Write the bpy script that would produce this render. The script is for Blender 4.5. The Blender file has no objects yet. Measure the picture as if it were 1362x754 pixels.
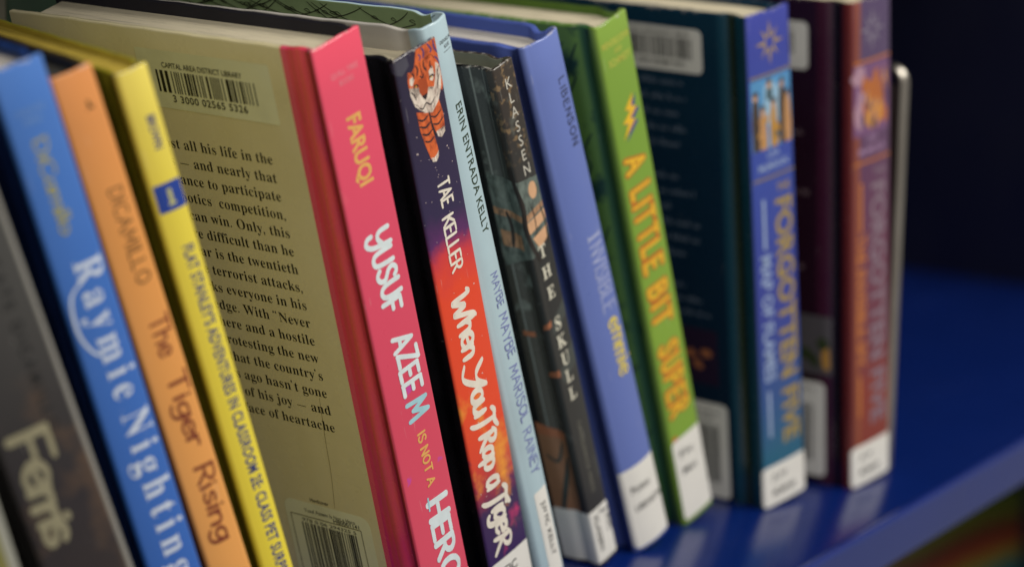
import bpy, bmesh, math, random
from mathutils import Vector, Matrix
random.seed(7)
SC = bpy.context.scene
COL = SC.collection
R = math.radians
MM = 0.001

# ---------------------------------------------------------------- camera, world, lamps, exposure
cd = bpy.data.cameras.new('camera')
cam = bpy.data.objects.new('camera', cd); COL.objects.link(cam)
cam.location = (-517.57*MM, -553.91*MM, 348.49*MM)
cam.rotation_euler = (1.3379593, 0.0, -0.9497439)
cd.sensor_width = 36.0; cd.lens = 100.33
cd.clip_start = 0.02; cd.clip_end = 50
cd.dof.use_dof = True; cd.dof.focus_distance = 0.955; cd.dof.aperture_fstop = 5.1
SC.camera = cam

world = bpy.data.worlds.new('World'); SC.world = world; world.use_nodes = True
bg = world.node_tree.nodes['Background']
bg.inputs[0].default_value = (1.0, 0.96, 0.88, 1); bg.inputs[1].default_value = 0.29

def area(name, loc, target, sx, sy, watts, col):
    l = bpy.data.lights.new(name, 'AREA'); l.shape = 'RECTANGLE'; l.size = sx; l.size_y = sy
    l.energy = watts; l.color = col
    o = bpy.data.objects.new(name, l); COL.objects.link(o); o.location = loc
    o.rotation_euler = (Vector(target)-Vector(loc)).to_track_quat('-Z', 'Y').to_euler()
    return o
area('ceiling_panel_lamp', (0.95, -1.25, 1.75), (0.25, 0.0, 0.10), 0.5, 1.1, 33, (1.0, 0.955, 0.87))
area('left_fill_lamp', (-0.75, -1.3, 1.9), (0.25, 0.0, 0.10), 0.6, 1.2, 27, (1.0, 0.955, 0.87))  # added fill from the left, brightens the back covers

SC.view_settings.view_transform = 'Standard'; SC.view_settings.look = 'None'
SC.view_settings.exposure = 0.0; SC.view_settings.gamma = 1.0
SC.render.engine = 'CYCLES'
SC.cycles.max_bounces = 8; SC.cycles.diffuse_bounces = 4
try: SC.cycles.use_denoising = True
except Exception: pass

# ---------------------------------------------------------------- materials
def lin(c):
    c = c/255.0
    return c/12.92 if c <= 0.04045 else ((c+0.055)/1.055)**2.4
def rgb(r, g, b, k=1.0): return tuple(min(.9, lin(v)*k) for v in (r, g, b)) + (1,)
class NT:
    def __init__(s, name):
        s.m = bpy.data.materials.new(name); s.m.use_nodes = True
        s.t = s.m.node_tree; s.b = s.t.nodes['Principled BSDF']
    def n(s, typ, **kw):
        x = s.t.nodes.new(typ)
        for k, v in kw.items(): setattr(x, k, v)
        return x
    def l(s, a, b): s.t.links.new(a, b)
    def val(s, sock, v):
        if hasattr(v, 'is_linked'): s.l(v, sock)
        else: sock.default_value = v
    def math(s, op, a, b=0.0, clamp=False):
        x = s.n('ShaderNodeMath', operation=op, use_clamp=clamp)
        s.val(x.inputs[0], a); s.val(x.inputs[1], b); return x.outputs[0]
    def mix(s, f, a, b, blend='MIX'):
        x = s.n('ShaderNodeMix', data_type='RGBA', blend_type=blend)
        s.val(x.inputs[0], f); s.val(x.inputs[6], a); s.val(x.inputs[7], b); return x.outputs[2]
    def noise(s, vec, scale, detail=3.0, rough=.55):
        x = s.n('ShaderNodeTexNoise'); s.l(vec, x.inputs['Vector'])
        x.inputs['Scale'].default_value = scale; x.inputs['Detail'].default_value = detail
        x.inputs['Roughness'].default_value = rough; return x.outputs['Fac']
    def ramp(s, f, stops, interp='LINEAR'):
        x = s.n('ShaderNodeValToRGB'); s.l(f, x.inputs[0]); cr = x.color_ramp; cr.interpolation = interp
        while len(cr.elements) > 1: cr.elements.remove(cr.elements[-1])
        cr.elements[0].position = stops[0][0]; cr.elements[0].color = stops[0][1]
        for p, c in stops[1:]:
            e = cr.elements.new(p); e.color = c
        return x.outputs[0]
    def stretch(s, vec, sc):
        x = s.n('ShaderNodeMapping'); s.l(vec, x.inputs[0]); x.inputs['Scale'].default_value = sc; return x.outputs[0]
BW = lambda v: (v, v, v, 1)

def coat(nt, rough=.38, coatw=.35, bump=.12, bscale=26, uv=None, fine=900):
    """printed board under clear film: gloss that wanders a little, film ripples, fine grain"""
    b = nt.b
    tc = nt.n('ShaderNodeTexCoord'); vec = tc.outputs['Object']
    n1 = nt.noise(vec, 60, 4)
    r = nt.n('ShaderNodeMapRange'); nt.l(n1, r.inputs[0]); r.inputs[1].default_value = .3; r.inputs[2].default_value = .7
    r.inputs[3].default_value = rough-.07; r.inputs[4].default_value = rough+.10
    nt.l(r.outputs[0], b.inputs['Roughness'])
    b.inputs['Coat Weight'].default_value = coatw; b.inputs['Coat Roughness'].default_value = .16
    b.inputs['Specular IOR Level'].default_value = .45
    n2 = nt.noise(nt.stretch(vec, (1, 1, .35)), bscale, 3); n3 = nt.noise(vec, fine, 2)
    h = nt.math('ADD', n2, nt.math('MULTIPLY', n3, .05))
    bp = nt.n('ShaderNodeBump'); bp.inputs['Strength'].default_value = bump; bp.inputs['Distance'].default_value = .004
    nt.l(h, bp.inputs['Height']); nt.l(bp.outputs[0], b.inputs['Normal']); nt.l(bp.outputs[0], b.inputs['Coat Normal'])

def plain(name, c, k=1.0, var=.10, nscale=35, rough=.4, coatw=.3, bump=.10, wear=0.0, bscale=26):
    nt = NT(name); tc = nt.n('ShaderNodeTexCoord'); vec = tc.outputs['Object']
    base = rgb(*c, k); dark = tuple(v*(1-var*2) for v in base[:3])+(1,); lite = tuple(min(.9, v*(1+var)) for v in base[:3])+(1,)
    f = nt.noise(vec, nscale, 5)
    colr = nt.ramp(f, [(.3, dark), (.5, base), (.72, lite)])
    if wear:
        w = nt.noise(vec, 420, 4, .7)
        m = nt.ramp(w, [(.66, BW(0)), (.74, BW(wear))])
        colr = nt.mix(m, colr, (.55, .5, .45, 1))
    nt.l(colr, nt.b.inputs['Base Color'])
    coat(nt, rough, coatw, bump, bscale)
    return nt.m

def uv_axes(nt, h):
    """s in mm round the cover from the spine's left corner, b in mm down from the head"""
    u = nt.n('ShaderNodeUVMap', uv_map='UVMap'); sx = nt.n('ShaderNodeSeparateXYZ'); nt.l(u.outputs[0], sx.inputs[0])
    s = nt.math('MULTIPLY', sx.outputs[0], 100.0)
    b = nt.math('SUBTRACT', h, nt.math('MULTIPLY', sx.outputs[1], 100.0))
    return u.outputs[0], s, b

def ink(name, c, k=1.0, rough=.45, coatw=.25):
    nt = NT(name); tc = nt.n('ShaderNodeTexCoord')
    f = nt.noise(tc.outputs['Object'], 240, 3); base = rgb(*c, k)
    nt.l(nt.ramp(f, [(.3, tuple(v*.86 for v in base[:3])+(1,)), (.7, base)]), nt.b.inputs['Base Color'])
    nt.b.inputs['Roughness'].default_value = rough; nt.b.inputs['Coat Weight'].default_value = coatw
    nt.b.inputs['Coat Roughness'].default_value = .2
    return nt.m

def paper(name, c, k=1.0):
    """head edge of a text block: many leaves, streaked along the leaf"""
    nt = NT(name); tc = nt.n('ShaderNodeTexCoord'); vec = tc.outputs['Object']
    f = nt.noise(nt.stretch(vec, (1.0, .03, .03)), 1500, 4, .7)
    f2 = nt.noise(nt.stretch(vec, (1.0, .1, .02)), 260, 2)
    base = rgb(*c, k)
    c1 = nt.ramp(f, [(.30, tuple(v*.62 for v in base[:3])+(1,)), (.48, base), (.75, tuple(min(.9, v*1.12) for v in base[:3])+(1,))])
    c2 = nt.mix(nt.ramp(f2, [(.25, BW(.35)), (.45, BW(0))]), c1, tuple(v*.5 for v in base[:3])+(1,))
    nt.l(c2, nt.b.inputs['Base Color']); nt.b.inputs['Roughness'].default_value = .9
    bp = nt.n('ShaderNodeBump'); bp.inputs['Strength'].default_value = .5; bp.inputs['Distance'].default_value = .0006
    nt.l(f, bp.inputs['Height']); nt.l(bp.outputs[0], nt.b.inputs['Normal'])
    return nt.m

# ---------------------------------------------------------------- object helpers
def link(o, parent=None):
    COL.objects.link(o)
    if parent is not None: o.parent = parent
    return o
def tag(o, label, cat, group=None, kind=None):
    o['label'] = label; o['category'] = cat
    if group: o['group'] = group
    if kind: o['kind'] = kind
def smooth(me, ang=35):
    for p in me.polygons: p.use_smooth = True
    try: me.set_sharp_from_angle(angle=R(ang))
    except Exception: pass
def mesh(name, verts, faces, mats, parent=None, idx=None, uvs=None, smo=True, ang=35):
    me = bpy.data.meshes.new(name)
    me.from_pydata([tuple(c*MM for c in v) for v in verts], [], faces)
    for m in (mats if isinstance(mats, (list, tuple)) else [mats]): me.materials.append(m)
    if idx: me.polygons.foreach_set('material_index', idx)
    if uvs:
        ul = me.uv_layers.new(name='UVMap')
        for lp in me.loops: ul.data[lp.index].uv = uvs[lp.vertex_index]
    me.validate(); me.update()
    if smo: smooth(me, ang)
    return link(bpy.data.objects.new(name, me), parent)
def box(name, lo, hi, mat, parent=None, bev=.4, seg=2):
    bm = bmesh.new(); bmesh.ops.create_cube(bm, size=1)
    for v in bm.verts:
        for i in range(3): v.co[i] = (lo[i] if v.co[i] < 0 else hi[i])*MM
    if bev: bmesh.ops.bevel(bm, geom=bm.edges[:], offset=bev*MM, segments=seg, profile=.6, affect='EDGES')
    me = bpy.data.meshes.new(name); bm.to_mesh(me); bm.free(); me.materials.append(mat); smooth(me)
    return link(bpy.data.objects.new(name, me), parent)

# ---------------------------------------------------------------- lettering
SERIF = {   # outlines of a bold roman face: advance, then each contour as handle, knot, handle (thousandths of an em)
'a': (344, [[282, -10, 255, -10, 221, -10, 203, 5, 200, 35, 170, 6, 135, -9, 95, -9, 72, -9, 54, -2, 40, 11, 27, 25, 20, 42, 20, 63, 20, 93, 35, 117, 63, 136, 92, 155, 137, 173, 199, 190, 199, 207, 199, 224, 199, 241, 199, 260, 195, 274, 187, 282, 179, 291, 166, 296, 148, 296, 119, 296, 104, 288, 104, 274, 104, 271, 107, 266, 113, 257, 120, 248, 123, 239, 123, 231, 123, 219, 119, 209, 110, 202, 101, 194, 90, 191, 77, 191, 63, 191, 52, 195, 45, 203, 37, 211, 33, 223, 33, 236, 33, 252, 38, 266, 49, 278, 60, 291, 75, 300, 95, 308, 114, 315, 136, 318, 162, 318, 210, 318, 244, 310, 263, 292, 283, 275, 293, 247, 293, 210, 293, 161, 293, 112, 293, 62, 293, 51, 293, 43, 295, 40, 296, 36, 299, 34, 304, 34, 309, 34, 314, 37, 320, 42, 323, 37, 326, 32, 329, 28, 307, 2], [129, 34, 151, 34, 157, 34, 165, 36, 174, 41, 183, 46, 191, 53, 199, 63, 199, 99, 199, 134, 199, 169, 145, 157, 118, 128, 118, 84, 118, 50]]),
'b': (361, [[46, -11, 43, -11, 43, 122, 43, 255, 43, 388, 43, 409, 41, 423, 37, 428, 32, 434, 23, 438, 8, 439, 8, 445, 8, 450, 8, 455, 51, 455, 95, 455, 138, 455, 138, 396, 138, 338, 138, 279, 160, 305, 188, 318, 221, 318, 245, 318, 266, 312, 284, 299, 302, 286, 316, 268, 326, 245, 337, 222, 342, 196, 342, 166, 342, 132, 335, 102, 323, 75, 310, 49, 292, 28, 270, 13, 247, -2, 221, -10, 192, -10, 162, -10, 133, 3, 105, 28, 88, 15, 70, 2, 53, -11, 50, -11], [153, 14, 183, 14, 206, 14, 223, 26, 232, 49, 241, 73, 245, 110, 245, 160, 245, 201, 240, 231, 231, 251, 222, 270, 206, 280, 184, 280, 174, 280, 164, 277, 155, 270, 146, 263, 141, 253, 138, 242, 138, 184, 138, 126, 138, 69, 138, 32]]),
'c': (293, [[208, -10, 156, -10, 130, -10, 107, -3, 87, 11, 66, 25, 50, 44, 38, 68, 26, 92, 19, 119, 19, 150, 19, 182, 26, 211, 40, 237, 54, 262, 72, 282, 96, 297, 119, 312, 146, 319, 175, 319, 207, 319, 232, 312, 250, 298, 268, 284, 277, 267, 277, 245, 277, 233, 274, 223, 266, 215, 259, 208, 249, 204, 236, 204, 210, 204, 196, 220, 196, 251, 196, 254, 196, 258, 197, 261, 197, 265, 197, 268, 197, 271, 197, 288, 188, 297, 169, 297, 131, 297, 112, 260, 112, 187, 112, 139, 120, 102, 137, 76, 154, 51, 176, 38, 204, 38, 228, 38, 250, 49, 271, 72, 276, 68, 280, 64, 285, 60, 251, 13]]),
'd': (370, [[176, -10, 140, -10, 116, -10, 96, -3, 78, 10, 59, 24, 45, 43, 35, 66, 25, 90, 19, 117, 19, 147, 19, 182, 25, 212, 36, 237, 47, 263, 62, 283, 81, 297, 101, 311, 122, 318, 146, 318, 177, 318, 203, 306, 223, 280, 223, 320, 223, 361, 223, 401, 223, 415, 219, 425, 212, 430, 205, 436, 193, 439, 176, 439, 176, 445, 176, 450, 176, 455, 224, 455, 271, 455, 319, 455, 319, 329, 319, 202, 319, 75, 319, 59, 321, 47, 325, 41, 329, 34, 338, 30, 353, 28, 353, 22, 353, 16, 353, 11, 317, 11, 274, 4, 223, -10, 223, 6, 223, 23, 223, 39, 204, 6], [152, 28, 171, 28, 182, 28, 192, 33, 202, 41, 212, 50, 219, 62, 223, 76, 223, 131, 223, 186, 223, 242, 221, 253, 216, 262, 206, 270, 197, 277, 186, 281, 174, 281, 153, 281, 139, 270, 130, 250, 122, 229, 118, 197, 118, 153, 118, 111, 121, 79, 130, 58, 138, 38]]),
'e': (301, [[208, -10, 154, -10, 128, -10, 105, -3, 85, 10, 64, 24, 49, 43, 37, 69, 25, 94, 19, 123, 19, 157, 19, 188, 26, 216, 38, 240, 50, 265, 66, 284, 87, 298, 108, 311, 131, 318, 157, 318, 196, 318, 226, 306, 249, 280, 271, 255, 283, 219, 283, 173, 283, 171, 283, 168, 283, 166, 227, 166, 172, 166, 117, 166, 118, 84, 145, 42, 199, 42, 226, 42, 249, 57, 270, 86, 275, 81, 280, 77, 285, 73, 252, 17], [116, 196, 116, 192, 145, 192, 173, 192, 201, 192, 201, 200, 201, 207, 201, 215, 201, 243, 199, 264, 193, 277, 187, 290, 177, 297, 161, 297, 131, 297, 116, 266, 116, 203, 116, 200]]),
'f': (214, [[76, 0, 15, 0, 15, 5, 15, 11, 15, 16, 26, 17, 35, 19, 40, 22, 45, 25, 48, 29, 50, 35, 51, 40, 52, 53, 52, 73, 52, 141, 52, 209, 52, 277, 40, 277, 28, 277, 16, 277, 16, 288, 16, 299, 16, 310, 28, 310, 40, 310, 52, 310, 52, 325, 52, 339, 52, 353, 52, 389, 63, 416, 85, 436, 106, 455, 136, 465, 174, 465, 202, 465, 224, 458, 240, 446, 255, 433, 263, 418, 263, 400, 263, 385, 259, 374, 252, 367, 244, 359, 235, 355, 224, 355, 212, 355, 203, 359, 195, 365, 188, 372, 185, 380, 185, 391, 185, 400, 187, 410, 193, 420, 194, 422, 195, 424, 196, 426, 197, 429, 197, 431, 197, 433, 197, 440, 192, 443, 180, 443, 166, 443, 157, 439, 153, 430, 150, 421, 148, 408, 148, 390, 148, 364, 148, 337, 148, 310, 166, 310, 185, 310, 203, 310, 203, 299, 203, 288, 203, 277, 185, 277, 166, 277, 148, 277, 148, 206, 148, 136, 148, 65, 148, 45, 151, 32, 158, 26, 165, 19, 178, 16, 199, 16, 199, 11, 199, 5, 199, 0, 138, 0]]),
'g': (327, [[201, -140, 146, -140, 102, -140, 70, -134, 48, -122, 25, -109, 14, -93, 14, -75, 14, -53, 32, -36, 69, -26, 39, -11, 24, 7, 24, 30, 24, 47, 30, 61, 42, 74, 55, 86, 75, 99, 102, 110, 49, 130, 22, 164, 22, 212, 22, 233, 28, 252, 40, 268, 51, 284, 67, 296, 88, 305, 108, 314, 131, 318, 157, 318, 184, 318, 209, 314, 233, 304, 261, 304, 289, 304, 317, 304, 317, 292, 317, 280, 317, 268, 301, 268, 284, 268, 268, 268, 284, 249, 291, 227, 291, 203, 291, 184, 286, 166, 276, 151, 266, 136, 252, 124, 234, 116, 216, 107, 195, 103, 172, 103, 167, 103, 162, 103, 157, 103, 152, 104, 147, 104, 142, 104, 130, 104, 120, 101, 112, 94, 105, 88, 101, 80, 101, 71, 101, 56, 114, 49, 141, 49, 152, 49, 164, 49, 175, 49, 211, 49, 239, 46, 259, 40, 279, 34, 294, 25, 303, 13, 311, 0, 316, -16, 316, -37, 316, -69, 301, -94, 272, -113, 243, -131], [141, 124, 157, 124, 173, 124, 184, 131, 190, 146, 196, 160, 199, 182, 199, 211, 199, 240, 196, 262, 190, 276, 184, 290, 173, 297, 157, 297, 141, 297, 130, 290, 124, 276, 117, 262, 114, 240, 114, 211, 114, 182, 117, 160, 124, 146, 130, 131], [131, -116, 161, -116, 229, -116, 263, -99, 263, -66, 263, -54, 259, -46, 249, -41, 240, -37, 225, -34, 205, -34, 169, -34, 133, -34, 97, -34, 81, -45, 73, -57, 73, -73, 73, -84, 80, -95, 95, -103, 109, -112]]),
'h': (381, [[72, 0, 18, 0, 18, 5, 18, 11, 18, 16, 31, 17, 40, 20, 45, 26, 50, 31, 52, 41, 52, 56, 52, 170, 52, 285, 52, 399, 52, 413, 50, 423, 46, 429, 41, 435, 32, 439, 19, 440, 19, 445, 19, 450, 19, 455, 62, 455, 105, 455, 148, 455, 148, 392, 148, 330, 148, 267, 173, 301, 205, 318, 243, 318, 301, 318, 330, 283, 330, 212, 330, 160, 330, 108, 330, 56, 330, 42, 333, 32, 337, 26, 342, 20, 350, 17, 363, 16, 363, 11, 363, 5, 363, 0, 310, 0, 256, 0, 202, 0, 202, 5, 202, 11, 202, 16, 204, 16, 205, 16, 207, 16, 226, 16, 235, 29, 235, 56, 235, 109, 235, 163, 235, 217, 235, 235, 233, 249, 229, 258, 225, 267, 216, 271, 203, 271, 182, 271, 163, 259, 148, 235, 148, 175, 148, 116, 148, 56, 148, 42, 150, 32, 154, 26, 158, 20, 167, 17, 180, 16, 180, 11, 180, 5, 180, 0, 126, 0]]),
'i': (198, [[115, 362, 101, 362, 86, 362, 74, 367, 65, 376, 55, 386, 50, 398, 50, 412, 50, 427, 55, 439, 65, 449, 74, 458, 86, 463, 101, 463, 115, 463, 127, 458, 137, 449, 146, 439, 151, 427, 151, 412, 151, 398, 146, 386, 136, 376, 126, 367], [72, 0, 18, 0, 18, 5, 18, 11, 18, 16, 32, 17, 41, 20, 45, 26, 50, 31, 52, 41, 52, 56, 52, 121, 52, 186, 52, 252, 52, 268, 50, 279, 47, 285, 43, 290, 34, 293, 20, 293, 20, 299, 21, 305, 21, 310, 63, 310, 106, 310, 148, 310, 148, 225, 148, 141, 148, 56, 148, 42, 150, 32, 154, 26, 158, 20, 167, 17, 180, 16, 180, 11, 180, 5, 180, 0, 126, 0]]),
'j': (210, [[120, 363, 106, 363, 92, 363, 80, 368, 70, 378, 61, 387, 56, 399, 56, 414, 56, 428, 61, 440, 71, 450, 80, 460, 92, 465, 106, 465, 120, 465, 133, 460, 142, 450, 152, 440, 157, 428, 157, 414, 157, 400, 152, 388, 142, 378, 133, 368], [75, -140, 36, -140, 19, -140, 3, -137, -11, -131, -25, -125, -36, -116, -44, -105, -52, -95, -56, -83, -56, -70, -56, -57, -52, -47, -45, -40, -37, -33, -27, -29, -15, -29, -3, -29, 7, -32, 15, -39, 22, -46, 26, -55, 26, -66, 26, -73, 24, -80, 19, -87, 13, -95, 11, -101, 11, -103, 11, -112, 17, -117, 31, -117, 46, -117, 55, -111, 58, -100, 62, -88, 64, -73, 64, -54, 64, 47, 64, 149, 64, 250, 64, 267, 61, 278, 56, 284, 50, 290, 39, 294, 22, 294, 22, 300, 22, 305, 22, 310, 68, 310, 113, 310, 159, 310, 159, 200, 159, 89, 159, -21, 159, -61, 148, -91, 127, -110, 105, -130]]),
'k': (359, [[72, 0, 17, 0, 17, 5, 17, 11, 17, 16, 31, 17, 41, 20, 45, 26, 50, 31, 52, 41, 52, 56, 52, 170, 52, 284, 52, 398, 52, 413, 51, 424, 47, 429, 43, 435, 34, 438, 20, 439, 20, 445, 21, 450, 21, 455, 63, 455, 105, 455, 148, 455, 148, 360, 148, 264, 148, 169, 174, 195, 201, 221, 227, 248, 238, 259, 244, 269, 244, 278, 244, 288, 232, 293, 209, 293, 208, 293, 207, 293, 206, 293, 206, 299, 206, 305, 206, 310, 252, 310, 299, 310, 345, 310, 345, 305, 345, 299, 345, 293, 319, 292, 296, 281, 275, 260, 257, 243, 240, 226, 222, 209, 263, 151, 305, 92, 346, 34, 354, 22, 364, 16, 376, 16, 376, 11, 376, 5, 376, 0, 321, 0, 266, 0, 211, 0, 211, 5, 211, 11, 211, 16, 213, 16, 215, 16, 217, 16, 232, 16, 239, 21, 239, 32, 239, 36, 237, 42, 232, 49, 209, 82, 186, 114, 163, 147, 158, 143, 153, 139, 148, 134, 148, 108, 148, 82, 148, 56, 148, 42, 150, 32, 154, 26, 158, 20, 167, 17, 180, 16, 180, 11, 180, 5, 180, 0, 126, 0]]),
'l': (199, [[72, 0, 18, 0, 18, 5, 18, 11, 18, 16, 32, 17, 41, 20, 45, 26, 50, 31, 52, 41, 52, 56, 52, 170, 52, 284, 52, 398, 52, 412, 51, 423, 47, 429, 43, 435, 34, 439, 20, 439, 20, 445, 20, 450, 20, 455, 63, 455, 106, 455, 148, 455, 148, 322, 148, 189, 148, 56, 148, 42, 150, 32, 154, 26, 158, 20, 167, 17, 180, 16, 180, 11, 180, 5, 180, 0, 126, 0]]),
'm': (554, [[71, 0, 18, 0, 18, 5, 18, 11, 18, 16, 31, 17, 40, 20, 45, 26, 50, 31, 52, 41, 52, 56, 52, 122, 52, 187, 52, 253, 52, 267, 50, 277, 46, 284, 41, 290, 32, 294, 19, 294, 19, 300, 19, 305, 19, 310, 61, 310, 104, 310, 146, 310, 146, 295, 146, 280, 146, 265, 172, 300, 202, 318, 237, 318, 283, 318, 310, 299, 320, 261, 346, 299, 379, 318, 418, 318, 475, 318, 504, 283, 504, 212, 504, 160, 504, 108, 504, 56, 504, 42, 506, 32, 510, 26, 514, 20, 523, 17, 536, 16, 536, 11, 536, 5, 536, 0, 483, 0, 430, 0, 377, 0, 377, 5, 377, 11, 377, 16, 390, 17, 398, 20, 403, 26, 407, 32, 410, 42, 410, 56, 410, 109, 410, 163, 410, 217, 410, 235, 408, 249, 404, 258, 400, 267, 391, 271, 377, 271, 358, 271, 340, 260, 324, 237, 324, 177, 324, 116, 324, 56, 324, 42, 327, 32, 331, 26, 335, 20, 343, 17, 356, 16, 356, 11, 356, 5, 356, 0, 304, 0, 252, 0, 199, 0, 199, 5, 199, 11, 199, 16, 212, 17, 221, 20, 225, 26, 229, 32, 232, 42, 232, 56, 232, 109, 232, 163, 232, 217, 232, 235, 230, 248, 226, 258, 222, 267, 213, 271, 199, 271, 178, 271, 161, 259, 146, 235, 146, 175, 146, 116, 146, 56, 146, 42, 148, 33, 152, 27, 156, 20, 165, 17, 177, 16, 177, 11, 177, 5, 177, 0, 124, 0]]),
'n': (381, [[72, 0, 18, 0, 18, 5, 18, 11, 18, 16, 31, 17, 40, 20, 45, 26, 50, 31, 52, 41, 52, 56, 52, 122, 52, 187, 52, 253, 52, 267, 50, 277, 46, 284, 41, 290, 32, 294, 19, 294, 19, 300, 19, 305, 19, 310, 62, 310, 105, 310, 148, 310, 148, 296, 148, 282, 148, 267, 172, 301, 204, 318, 243, 318, 301, 318, 330, 283, 330, 212, 330, 160, 330, 108, 330, 56, 330, 42, 333, 32, 337, 26, 342, 20, 350, 17, 363, 16, 363, 11, 363, 5, 363, 0, 310, 0, 256, 0, 202, 0, 202, 5, 202, 11, 202, 16, 204, 16, 205, 16, 207, 16, 226, 16, 235, 29, 235, 56, 235, 109, 235, 163, 235, 217, 235, 235, 233, 249, 229, 258, 225, 267, 216, 271, 203, 271, 182, 271, 163, 259, 148, 235, 148, 175, 148, 116, 148, 56, 148, 42, 150, 32, 154, 26, 158, 20, 167, 17, 180, 16, 180, 11, 180, 5, 180, 0, 126, 0]]),
'o': (336, [[198, -10, 169, -10, 139, -10, 113, -3, 90, 11, 68, 26, 50, 45, 38, 70, 25, 95, 19, 123, 19, 154, 19, 186, 25, 214, 38, 239, 50, 264, 68, 283, 90, 297, 113, 311, 139, 318, 168, 318, 197, 318, 223, 311, 245, 298, 268, 284, 285, 264, 298, 240, 311, 215, 317, 186, 317, 154, 317, 122, 311, 93, 298, 69, 285, 44, 268, 25, 245, 11, 223, -3], [150, 11, 169, 11, 187, 11, 201, 21, 209, 39, 213, 48, 216, 62, 217, 81, 219, 101, 220, 125, 220, 154, 220, 213, 216, 252, 208, 271, 199, 289, 186, 299, 169, 299, 149, 299, 136, 289, 128, 271, 121, 251, 117, 213, 117, 154, 117, 125, 118, 101, 120, 82, 121, 62, 124, 48, 128, 39, 136, 21]]),
'p': (371, [[77, -139, 17, -139, 17, -134, 17, -129, 17, -124, 28, -123, 35, -121, 40, -117, 45, -113, 49, -108, 50, -101, 52, -94, 52, -82, 52, -64, 52, 39, 52, 141, 52, 243, 52, 264, 50, 277, 46, 283, 42, 289, 33, 293, 19, 295, 19, 300, 19, 305, 19, 310, 61, 310, 102, 310, 143, 310, 143, 294, 143, 278, 143, 263, 163, 300, 192, 319, 230, 319, 254, 319, 275, 312, 293, 298, 311, 284, 325, 265, 335, 241, 345, 217, 350, 190, 350, 160, 350, 127, 345, 98, 334, 72, 324, 46, 310, 26, 291, 12, 273, -3, 251, -10, 227, -10, 194, -10, 168, 4, 148, 32, 148, 2, 148, -28, 148, -58, 148, -76, 149, -89, 152, -99, 154, -108, 160, -114, 167, -118, 174, -121, 184, -122, 197, -123, 197, -128, 197, -134, 197, -139, 137, -139], [174, 28, 195, 28, 216, 28, 231, 39, 239, 59, 248, 81, 253, 112, 253, 154, 253, 195, 249, 226, 241, 248, 234, 268, 220, 278, 199, 278, 178, 278, 161, 264, 148, 235, 148, 180, 148, 124, 148, 69, 158, 42]]),
'q': (364, [[234, -139, 175, -139, 175, -134, 175, -128, 175, -123, 194, -122, 207, -119, 214, -114, 220, -109, 224, -99, 224, -83, 224, -46, 224, -9, 224, 29, 202, 3, 174, -9, 142, -9, 118, -9, 97, -3, 79, 10, 60, 23, 46, 41, 36, 64, 25, 87, 20, 114, 20, 144, 20, 178, 27, 208, 40, 234, 53, 261, 70, 282, 93, 297, 116, 312, 141, 319, 170, 319, 200, 319, 229, 306, 257, 281, 274, 294, 292, 307, 309, 320, 313, 320, 316, 320, 320, 320, 320, 186, 320, 51, 320, -83, 320, -98, 322, -108, 326, -113, 331, -119, 340, -122, 354, -123, 354, -128, 354, -134, 354, -139, 294, -139], [156, 30, 179, 30, 189, 30, 199, 33, 208, 40, 216, 46, 222, 56, 224, 67, 224, 125, 224, 183, 224, 241, 224, 277, 209, 295, 179, 295, 156, 295, 140, 284, 131, 261, 122, 238, 117, 203, 117, 156, 117, 113, 121, 81, 131, 60, 140, 40]]),
'r': (287, [[78, 0, 18, 0, 18, 5, 18, 11, 18, 16, 32, 17, 41, 20, 45, 26, 50, 31, 52, 41, 52, 56, 52, 121, 52, 186, 52, 252, 52, 269, 50, 280, 46, 285, 42, 290, 34, 293, 20, 293, 20, 299, 21, 305, 21, 310, 62, 310, 104, 310, 146, 310, 146, 291, 146, 271, 146, 252, 157, 273, 171, 290, 187, 301, 203, 313, 218, 318, 233, 318, 252, 318, 266, 314, 275, 304, 285, 294, 289, 282, 289, 266, 289, 253, 286, 242, 278, 234, 270, 226, 260, 222, 248, 222, 236, 222, 228, 225, 222, 231, 216, 236, 212, 243, 207, 250, 202, 257, 196, 260, 189, 260, 179, 260, 170, 254, 162, 241, 153, 229, 149, 213, 149, 192, 149, 147, 149, 101, 149, 56, 149, 41, 152, 30, 159, 25, 165, 20, 178, 17, 197, 16, 197, 11, 197, 5, 197, 0, 138, 0]]),
's': (288, [[183, -10, 151, -10, 133, -10, 112, -5, 87, 6, 83, 8, 78, 9, 73, 9, 62, 9, 55, 3, 51, -9, 46, -9, 41, -9, 36, -9, 36, 29, 36, 67, 36, 105, 41, 105, 47, 105, 53, 105, 59, 77, 71, 55, 87, 39, 103, 23, 121, 15, 140, 15, 157, 15, 170, 19, 179, 27, 188, 34, 192, 45, 192, 58, 192, 77, 180, 93, 156, 105, 139, 113, 123, 121, 107, 130, 84, 141, 66, 154, 54, 169, 43, 184, 37, 201, 37, 220, 37, 248, 46, 272, 65, 291, 83, 310, 109, 319, 141, 319, 148, 319, 156, 318, 166, 316, 175, 314, 186, 311, 199, 308, 201, 307, 203, 307, 206, 306, 209, 305, 211, 305, 213, 305, 221, 305, 226, 310, 230, 319, 235, 319, 239, 319, 244, 319, 244, 287, 244, 254, 244, 222, 239, 222, 233, 222, 228, 222, 221, 246, 211, 264, 196, 277, 182, 290, 167, 296, 149, 296, 135, 296, 124, 293, 116, 286, 109, 279, 105, 270, 105, 259, 105, 248, 108, 240, 115, 232, 122, 225, 133, 218, 146, 212, 161, 204, 176, 197, 191, 189, 214, 178, 231, 166, 241, 151, 252, 137, 257, 118, 257, 95, 257, 62, 247, 37, 228, 18, 209, -1]]),
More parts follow.
